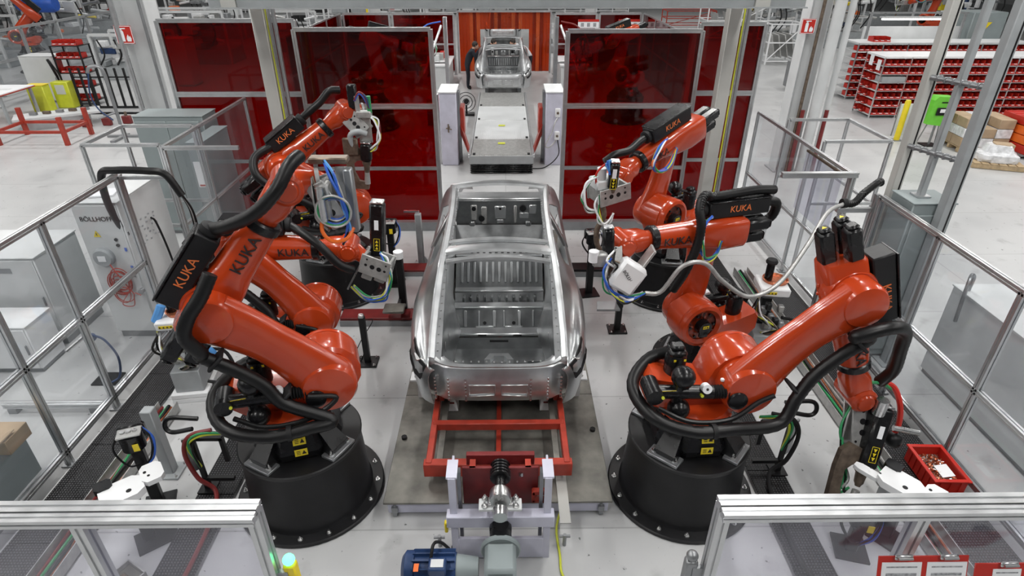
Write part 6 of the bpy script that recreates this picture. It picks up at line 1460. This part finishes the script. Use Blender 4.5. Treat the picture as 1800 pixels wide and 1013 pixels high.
# -- left side: clear fence, far robot, shelves, table, barrier
fence_y('tall clear safety fence around the far cell with the orange robot', -18.1, (20.5, 22.5, 24.5, 26.5, 28.5, 30.5, 33), 2.1, (.2, 1.1), w_=.09)
src = [o_ for o_ in bpy.data.objects if o_.name == 'industrial_robot'][0]
fr_ = copy_tree(src); fr_.location = (-20.2, 27.6, 0); fr_.rotation_euler = (0, 0, R(205)); fr_['label'] = 'orange robot working behind the clear fence in the far cell'; fr_['group'] = 'robots of other cells'
src2 = [o_ for o_ in bpy.data.objects if o_.name == 'industrial_robot.005'][0]
for (x, y, a, lb) in ((-3.9, 18.2, 20, 'robot seen dimly through the red screen behind the gun raising robot'), (3.7, 19.0, 200, 'robot seen dimly through the red screen behind the grey gun frame'), (22.0, 33.5, 120, 'orange robot far behind the machine booth and bin racks')):
    q = copy_tree(src2); q.location = (x, y, 0); q.rotation_euler = (0, 0, R(a)); q['label'] = lb; q['group'] = 'robots of other cells'
column(-16.6, 30.5, .5, .5, 'pale building column far behind the clear fence', [(.3, .06, 'light_grey')]); column(-9.2, 42, .5, .5, 'pale building column far behind the low red screens', []); column(3.9, 30, .45, .4, 'grey building column behind the low red screens and notice boards', []); column(-5.9, 30, .45, .4, 'pale building column behind the low red screens with a yellow pipe', [(-.3, .05, 'yellow')])
t = thing('bin_shelf', 'black metal shelf trolley of red bins beside the black picket fence', 'shelf', (-14.4, 21.4, 0))
for x in (-14.85, -13.95):
    for y in (21.1, 21.7): B('post', 'black_paint', t, (x, y, .95), (.04, .04, 1.9))
for z in (.15, .6, 1.05, 1.5, 1.9): B('shelf', 'black_paint', t, (-14.4, 21.4, z), (.95, .65, .025))
for i, z in enumerate((.15, .6, 1.05, 1.5, 1.9)):
    for j in range(4): put_bin(-14.70 + .20 * j, 21.13, z + .015, 0, 'red bin on the black shelf trolley beside the picket fence', 'bins on the black shelf trolley', 1.1)
B('side_panel', 'bin_red', t, (-14.88, 21.3, 1.3), (.02, .3, .5))
t = thing('picket_fence', 'black steel picket fence standing on the floor by the pale column', 'fence', (-13, 20.7, 0)); B('bottom_bar', 'black_paint', t, (-12.9, 20.7, .04), (2.7, .06, .06)); B('foot_bar', 'black_paint', t, (-12.3, 19.9, .03), (2.6, .06, .06))
for k in range(10): B('picket', 'black_paint', t, (-14.2 + .29 * k, 20.7, .66), (.055, .055, 1.25))
B('cross_bar', 'black_paint', t, (-12.9, 20.72, 1.0), (2.7, .03, .04))
t = thing('work_table', 'work table with white top and red edge in front of the yellow panels', 'table', (-15.6, 19.0, 0)); B('top', 'paper', t, (-15.9, 19.1, .92), (2.0, 1.5, .03)); B('edge', 'red_paint', t, (-15.9, 19.1, .895), (2.04, 1.54, .03))
for x in (-16.8, -15.0):
    for y in (18.45, 19.75): B('leg', 'grey_paint', t, (x, y, .44), (.07, .07, .88))
for k in range(5): B('paper_sheet', 'light_grey' if k % 2 else 'white_paint', t, (-16.5 + .3 * k, 19.0 + .15 * (k % 3), .94), (.28, .22, .006))
for i, (x, y) in enumerate(((-15.15, 20.3), (-14.75, 20.9))):
    t = thing('yellow_panel_box', 'yellow box panel beside the white topped work table' + (', with a grey sheet' if i else ''), 'box', (x, y, 0)); B('panel', 'yellow_green', t, (x, y, .42), (.55, .35, .84), bev=.02)
    if i: B('sheet', 'light_grey', t, (x, y - .18, .6), (.3, .01, .3))
    else: B('lid', 'yellow', t, (x, y, .85), (.57, .37, .02))
t, d = cabinet('far_grey_cabinet', 'grey cabinet with hanging cables beside the red bin shelf trolley', -16.4, -15.3, 21.6, 22.3, .05, 1.5, 'light_grey'); cable_loop(t, [(-15.4, 21.55, 1.4), (-15.2, 21.4, 1.0), (-15.1, 21.4, .5), (-15.0, 21.4, .2)], ['hose_black', 'rubber', 'hose_black'], .03, .08)
t, d = cabinet('far_switch_cabinet', 'pale switch cabinet behind the picket fence', -13.2, -12.0, 24.2, 25.0, .05, 1.7, 'light_grey')
t = thing('monitor_stand', 'white machine with a lit monitor beside the work table', 'machine', (-17.4, 20.6, 0)); B('body', 'white_paint', t, (-17.4, 20.6, .75), (.9, .6, 1.5), bev=.03); B('screen', 'blue', t, (-17.1, 20.28, 1.35), (.3, .02, .3)); B('panel', 'light_grey', t, (-17.3, 20.28, .9), (.5, .02, .3)); B('button', 'bin_red', t, (-17.2, 20.26, .95), (.05, .02, .05))
t = thing('red_barrier', 'red square tube barrier frame on the floor before the work table', 'barrier', (-12.9, 17.0, 0))
for x, y in ((-13.85, 16.4), (-12.0, 16.4), (-12.0, 17.5), (-13.85, 17.5)): B('post', 'red_paint', t, (x, y, .38), (.10, .10, .76))
for y in (16.4, 17.5): B('rail', 'red_paint', t, (-12.92, y, .36), (1.85, .07, .07))
for x in (-13.85, -12.0): B('rail', 'red_paint', t, (x, 16.95, .36), (.07, 1.1, .07))
MB().sphere((-13.85, 16.4, .80), .06).build('signal_lamp', 'signal_red', t)
t = thing('parts_trough', 'pale metal trough lying behind the red barrier frame', 'trough', (-13.6, 18.5, 0)); B('bed', 'light_grey', t, (-13.5, 18.5, .35), (2.2, .8, .06), ((.85, .52, 0), (-.52, .85, 0), (0, 0, 1))); B('stand', 'alu', t, (-13.5, 18.5, .16), (1.6, .4, .32), ((.85, .52, 0), (-.52, .85, 0), (0, 0, 1)))
for k in range(5): B('fitting', 'steel_brown' if k % 2 else 'alu_dark', t, (-14.0 + .28 * k, 18.2 + .17 * k, .42), (.2, .1, .08))
t = thing('hose_stand', 'dark steel hose stand with a hooked arm and blue hose before the pale column', 'stand', (-10.95, 17.2, 0))
hs_ = MB(); hs_.tube([(-10.9, 17.2, 0), (-10.9, 17.2, 1.2), (-10.9, 17.2, 1.75), (-11.0, 17.2, 1.92), (-11.25, 17.2, 1.9), (-11.35, 17.2, 1.75)], .045, n=8); hs_.build('hooked_pole', 'alu_dark', t); B('foot', 'alu_dark', t, (-10.9, 17.2, .03), (.9, .12, .06)); B('foot', 'alu_dark', t, (-10.9, 17.0, .03), (.12, .8, .06))
MB().tube([(-11.3, 17.15, 1.75), (-11.4, 17.1, 1.2), (-11.3, 17.1, .8), (-11.0, 17.1, .5)], .02, n=6).build('hose', 'navy', t); MB().cyl((-11.4, 17.1, .55), (-10.9, 17.2, .7), .03, n=6).build('strut', 'alu_dark', t)
for k in range(3):
    t = thing('valve_fitting', 'brown valve fitting lying on the floor ledge before the picket fence', 'fitting', (-12.6 + .5 * k, 18.3 + .2 * k, 0), group='fittings on the floor ledge'); x, y = -12.6 + .5 * k, 18.3 + .2 * k
    B('body', 'dark_red', t, (x, y, .12), (.26, .14, .24), bev=.02); MB().cyl((x, y, .22), (x, y, .36), .04, n=8).build('stem', 'steel_brown', t)
t = thing('blue_tank', 'blue compressed air tank mounted high behind the orange robot', 'tank', (-22.5, 33, 0)); MB().lathe([(0, -.9), (.3, -.88), (.38, -.7), (.38, .7), (.3, .88), (0, .9)], (-22.4, 32, 2.3), (1, 0, 0), n=20, cap=False).build('vessel', 'blue', t)
for x in (-23, -21.8): B('leg', 'light_grey', t, (x, 32, 1.0), (.12, .12, 2.0))

# ================================================================== workers
def person(label, joints, radii, edges, top_m, leg_m, hip_z, head, face_dir, hair='hair_dark', hands=()):
    me = bpy.data.meshes.new('person'); me.from_pydata([V(j) for j in joints], edges, []); ob = bpy.data.objects.new('person', me); COL.objects.link(ob)
    sk = ob.modifiers.new('skin', 'SKIN'); ss = ob.modifiers.new('sub', 'SUBSURF'); ss.levels = 2; ss.render_levels = 2
    me.skin_vertices[0].data[0].use_root = True
    for i, r_ in enumerate(radii): me.skin_vertices[0].data[i].radius = (r_, r_)
    dg = bpy.context.evaluated_depsgraph_get(); m2 = bpy.data.meshes.new_from_object(ob.evaluated_get(dg)); bpy.data.objects.remove(ob)
    lo = min(v.co.z for v in m2.vertices)
    for v in m2.vertices: v.co.z -= lo
    m2.materials.clear()
    for m in (top_m, leg_m, 'skin', 'rubber'): m2.materials.append(MATS[m])
    hv = [V(h) for h in hands]
    for p in m2.polygons:
        c = p.center; p.use_smooth = True
        k = 0 if c.z > hip_z else 1
        if c.z < .09: k = 3
        if any((c - h).length < .13 for h in hv) or (c - V(head)).length < .16: k = 2
        p.material_index = k
    o = bpy.data.objects.new('person', m2); COL.objects.link(o); tag(o, label, 'person', 'workers at the far station'); WORLD[o] = Matrix.Identity(4)
    f_ = V(face_dir).normalized(); hd = V(head)
    MB().sphere(hd + V((0, 0, .03)) - f_ * .025, .112, n=14, sc=(1, 1, 1.02)).build('hair', hair, o)
    fc = MB(); s_ = f_.cross(V((0, 0, 1))).normalized(); u_ = s_.cross(f_)
    fc.sphere(hd + f_ * .025 - u_ * .015, .098, n=14, sc=(.95, .95, 1.1)); fc.tube([hd + f_ * .115 + u_ * .01, hd + f_ * .14 - u_ * .02, hd + f_ * .118 - u_ * .03], .012, n=6)
    for e in (-1, 1): fc.sphere(hd + s_ * e * .10, .022, n=8, sc=(.5, 1, 1.4))
    fc.build('face', 'skin', o)
    for e in (-1, 1): MB().sphere(hd + f_ * .115 + s_ * e * .035 + u_ * .015, .012, n=8).build('eye', 'black_print', o)
    MB().sphere(hd + f_ * .112 - u_ * .058, .018, n=8, sc=(1.4, 1.2, .4)).build('mouth', 'dark_red', o)
    return o
EDG = [(0, 1), (1, 2), (2, 3), (3, 4), (2, 5), (5, 6), (6, 7), (2, 8), (8, 9), (9, 10), (0, 11), (11, 12), (12, 13), (13, 14), (0, 15), (15, 16), (16, 17), (17, 18)]
RAD = [.15, .15, .13, .06, .09, .075, .055, .04, .075, .055, .04, .10, .075, .055, .05, .10, .075, .055, .05]
def worker(label, x, y, d, lean, top_m, leg_m, reach):
    """standing at x,y facing unit vector d, upper body leaning forward by lean (m)"""
    d = V((d[0], d[1], 0)).normalized(); s_ = V((-d.y, d.x, 0)); b = V((x, y, 0)); Z = V((0, 0, 1))
    hip = b + Z * .93; ch = b + d * lean * .55 + Z * (1.25 - lean * .12); nk = b + d * lean + Z * (1.47 - lean * .32); hd = nk + d * (.07 + lean * .2) + Z * (.16 - lean * .1)
    J = [hip, ch, nk - Z * .02, nk + (hd - nk) * .5, hd]
    for e in (1, -1): J += [nk + s_ * e * .19 - Z * .05, nk + s_ * e * .24 + d * .12 - Z * .30, nk + s_ * e * .12 + d * reach - Z * .38]
    for e in (1, -1): J += [hip + s_ * e * .10 - Z * .06, b + s_ * e * .11 + d * .03 + Z * .5, b + s_ * e * .11 + Z * .07, b + s_ * e * .12 + d * .13 + Z * .04]
    return person(label, J, RAD, EDG, top_m, leg_m, .90, hd, d - Z * (.3 + lean * .6), hands=(J[7], J[10]))
worker('worker in dark clothes standing beside the far car body, hands reaching to it', -1.42, 23.7, (1, .1), .22, 'cloth_dark', 'cloth_dark', .36)
worker('worker in dark clothes bending over the far car body', -1.14, 25.7, (1, -.25), .55, 'cloth_dark', 'cloth_dark', .3)
worker('worker in a white top bending over the far car body with dark hair', 1.0, 25.7, (-1, -.25), .55, 'cloth_light', 'cloth_dark', .3)
t = thing('black_corrugated_hose', 'short black corrugated hose hooked over the gate bar beside the grey cabinet', 'hose', (4.5, 7.1, 1.9))
MB().tube([(4.18, 6.96, 2.0), (4.35, 7.0, 1.99), (4.5, 7.1, 2.08), (4.72, 7.22, 2.18), (4.8, 7.3, 2.14)], .045, n=12, sub=12, rib=.08).build('sleeve', 'hose_black', t)
MB().lathe([(.045, -.03), (.06, -.03), (.06, .03), (.045, .03)], (4.2, 6.96, 2.0), (1, .1, 0), n=14).build('collar', 'rubber', t)
for i, (x, y, w_, h_) in enumerate(((-15.0, 26.2, 2.6, 1.7), (-20.8, 23.8, 2.4, 1.7), (-23.5, 29.0, 3.0, 2.0))):
    busy_machine('white and grey parts fixture machine crowding the floor by the clear fence', x, y, w_, 1.4, h_, 34, ('white_paint', 'light_grey', 'cast_alu', 'grey_paint', 'white_paint'))['group'] = 'fixture machines by the clear fence'
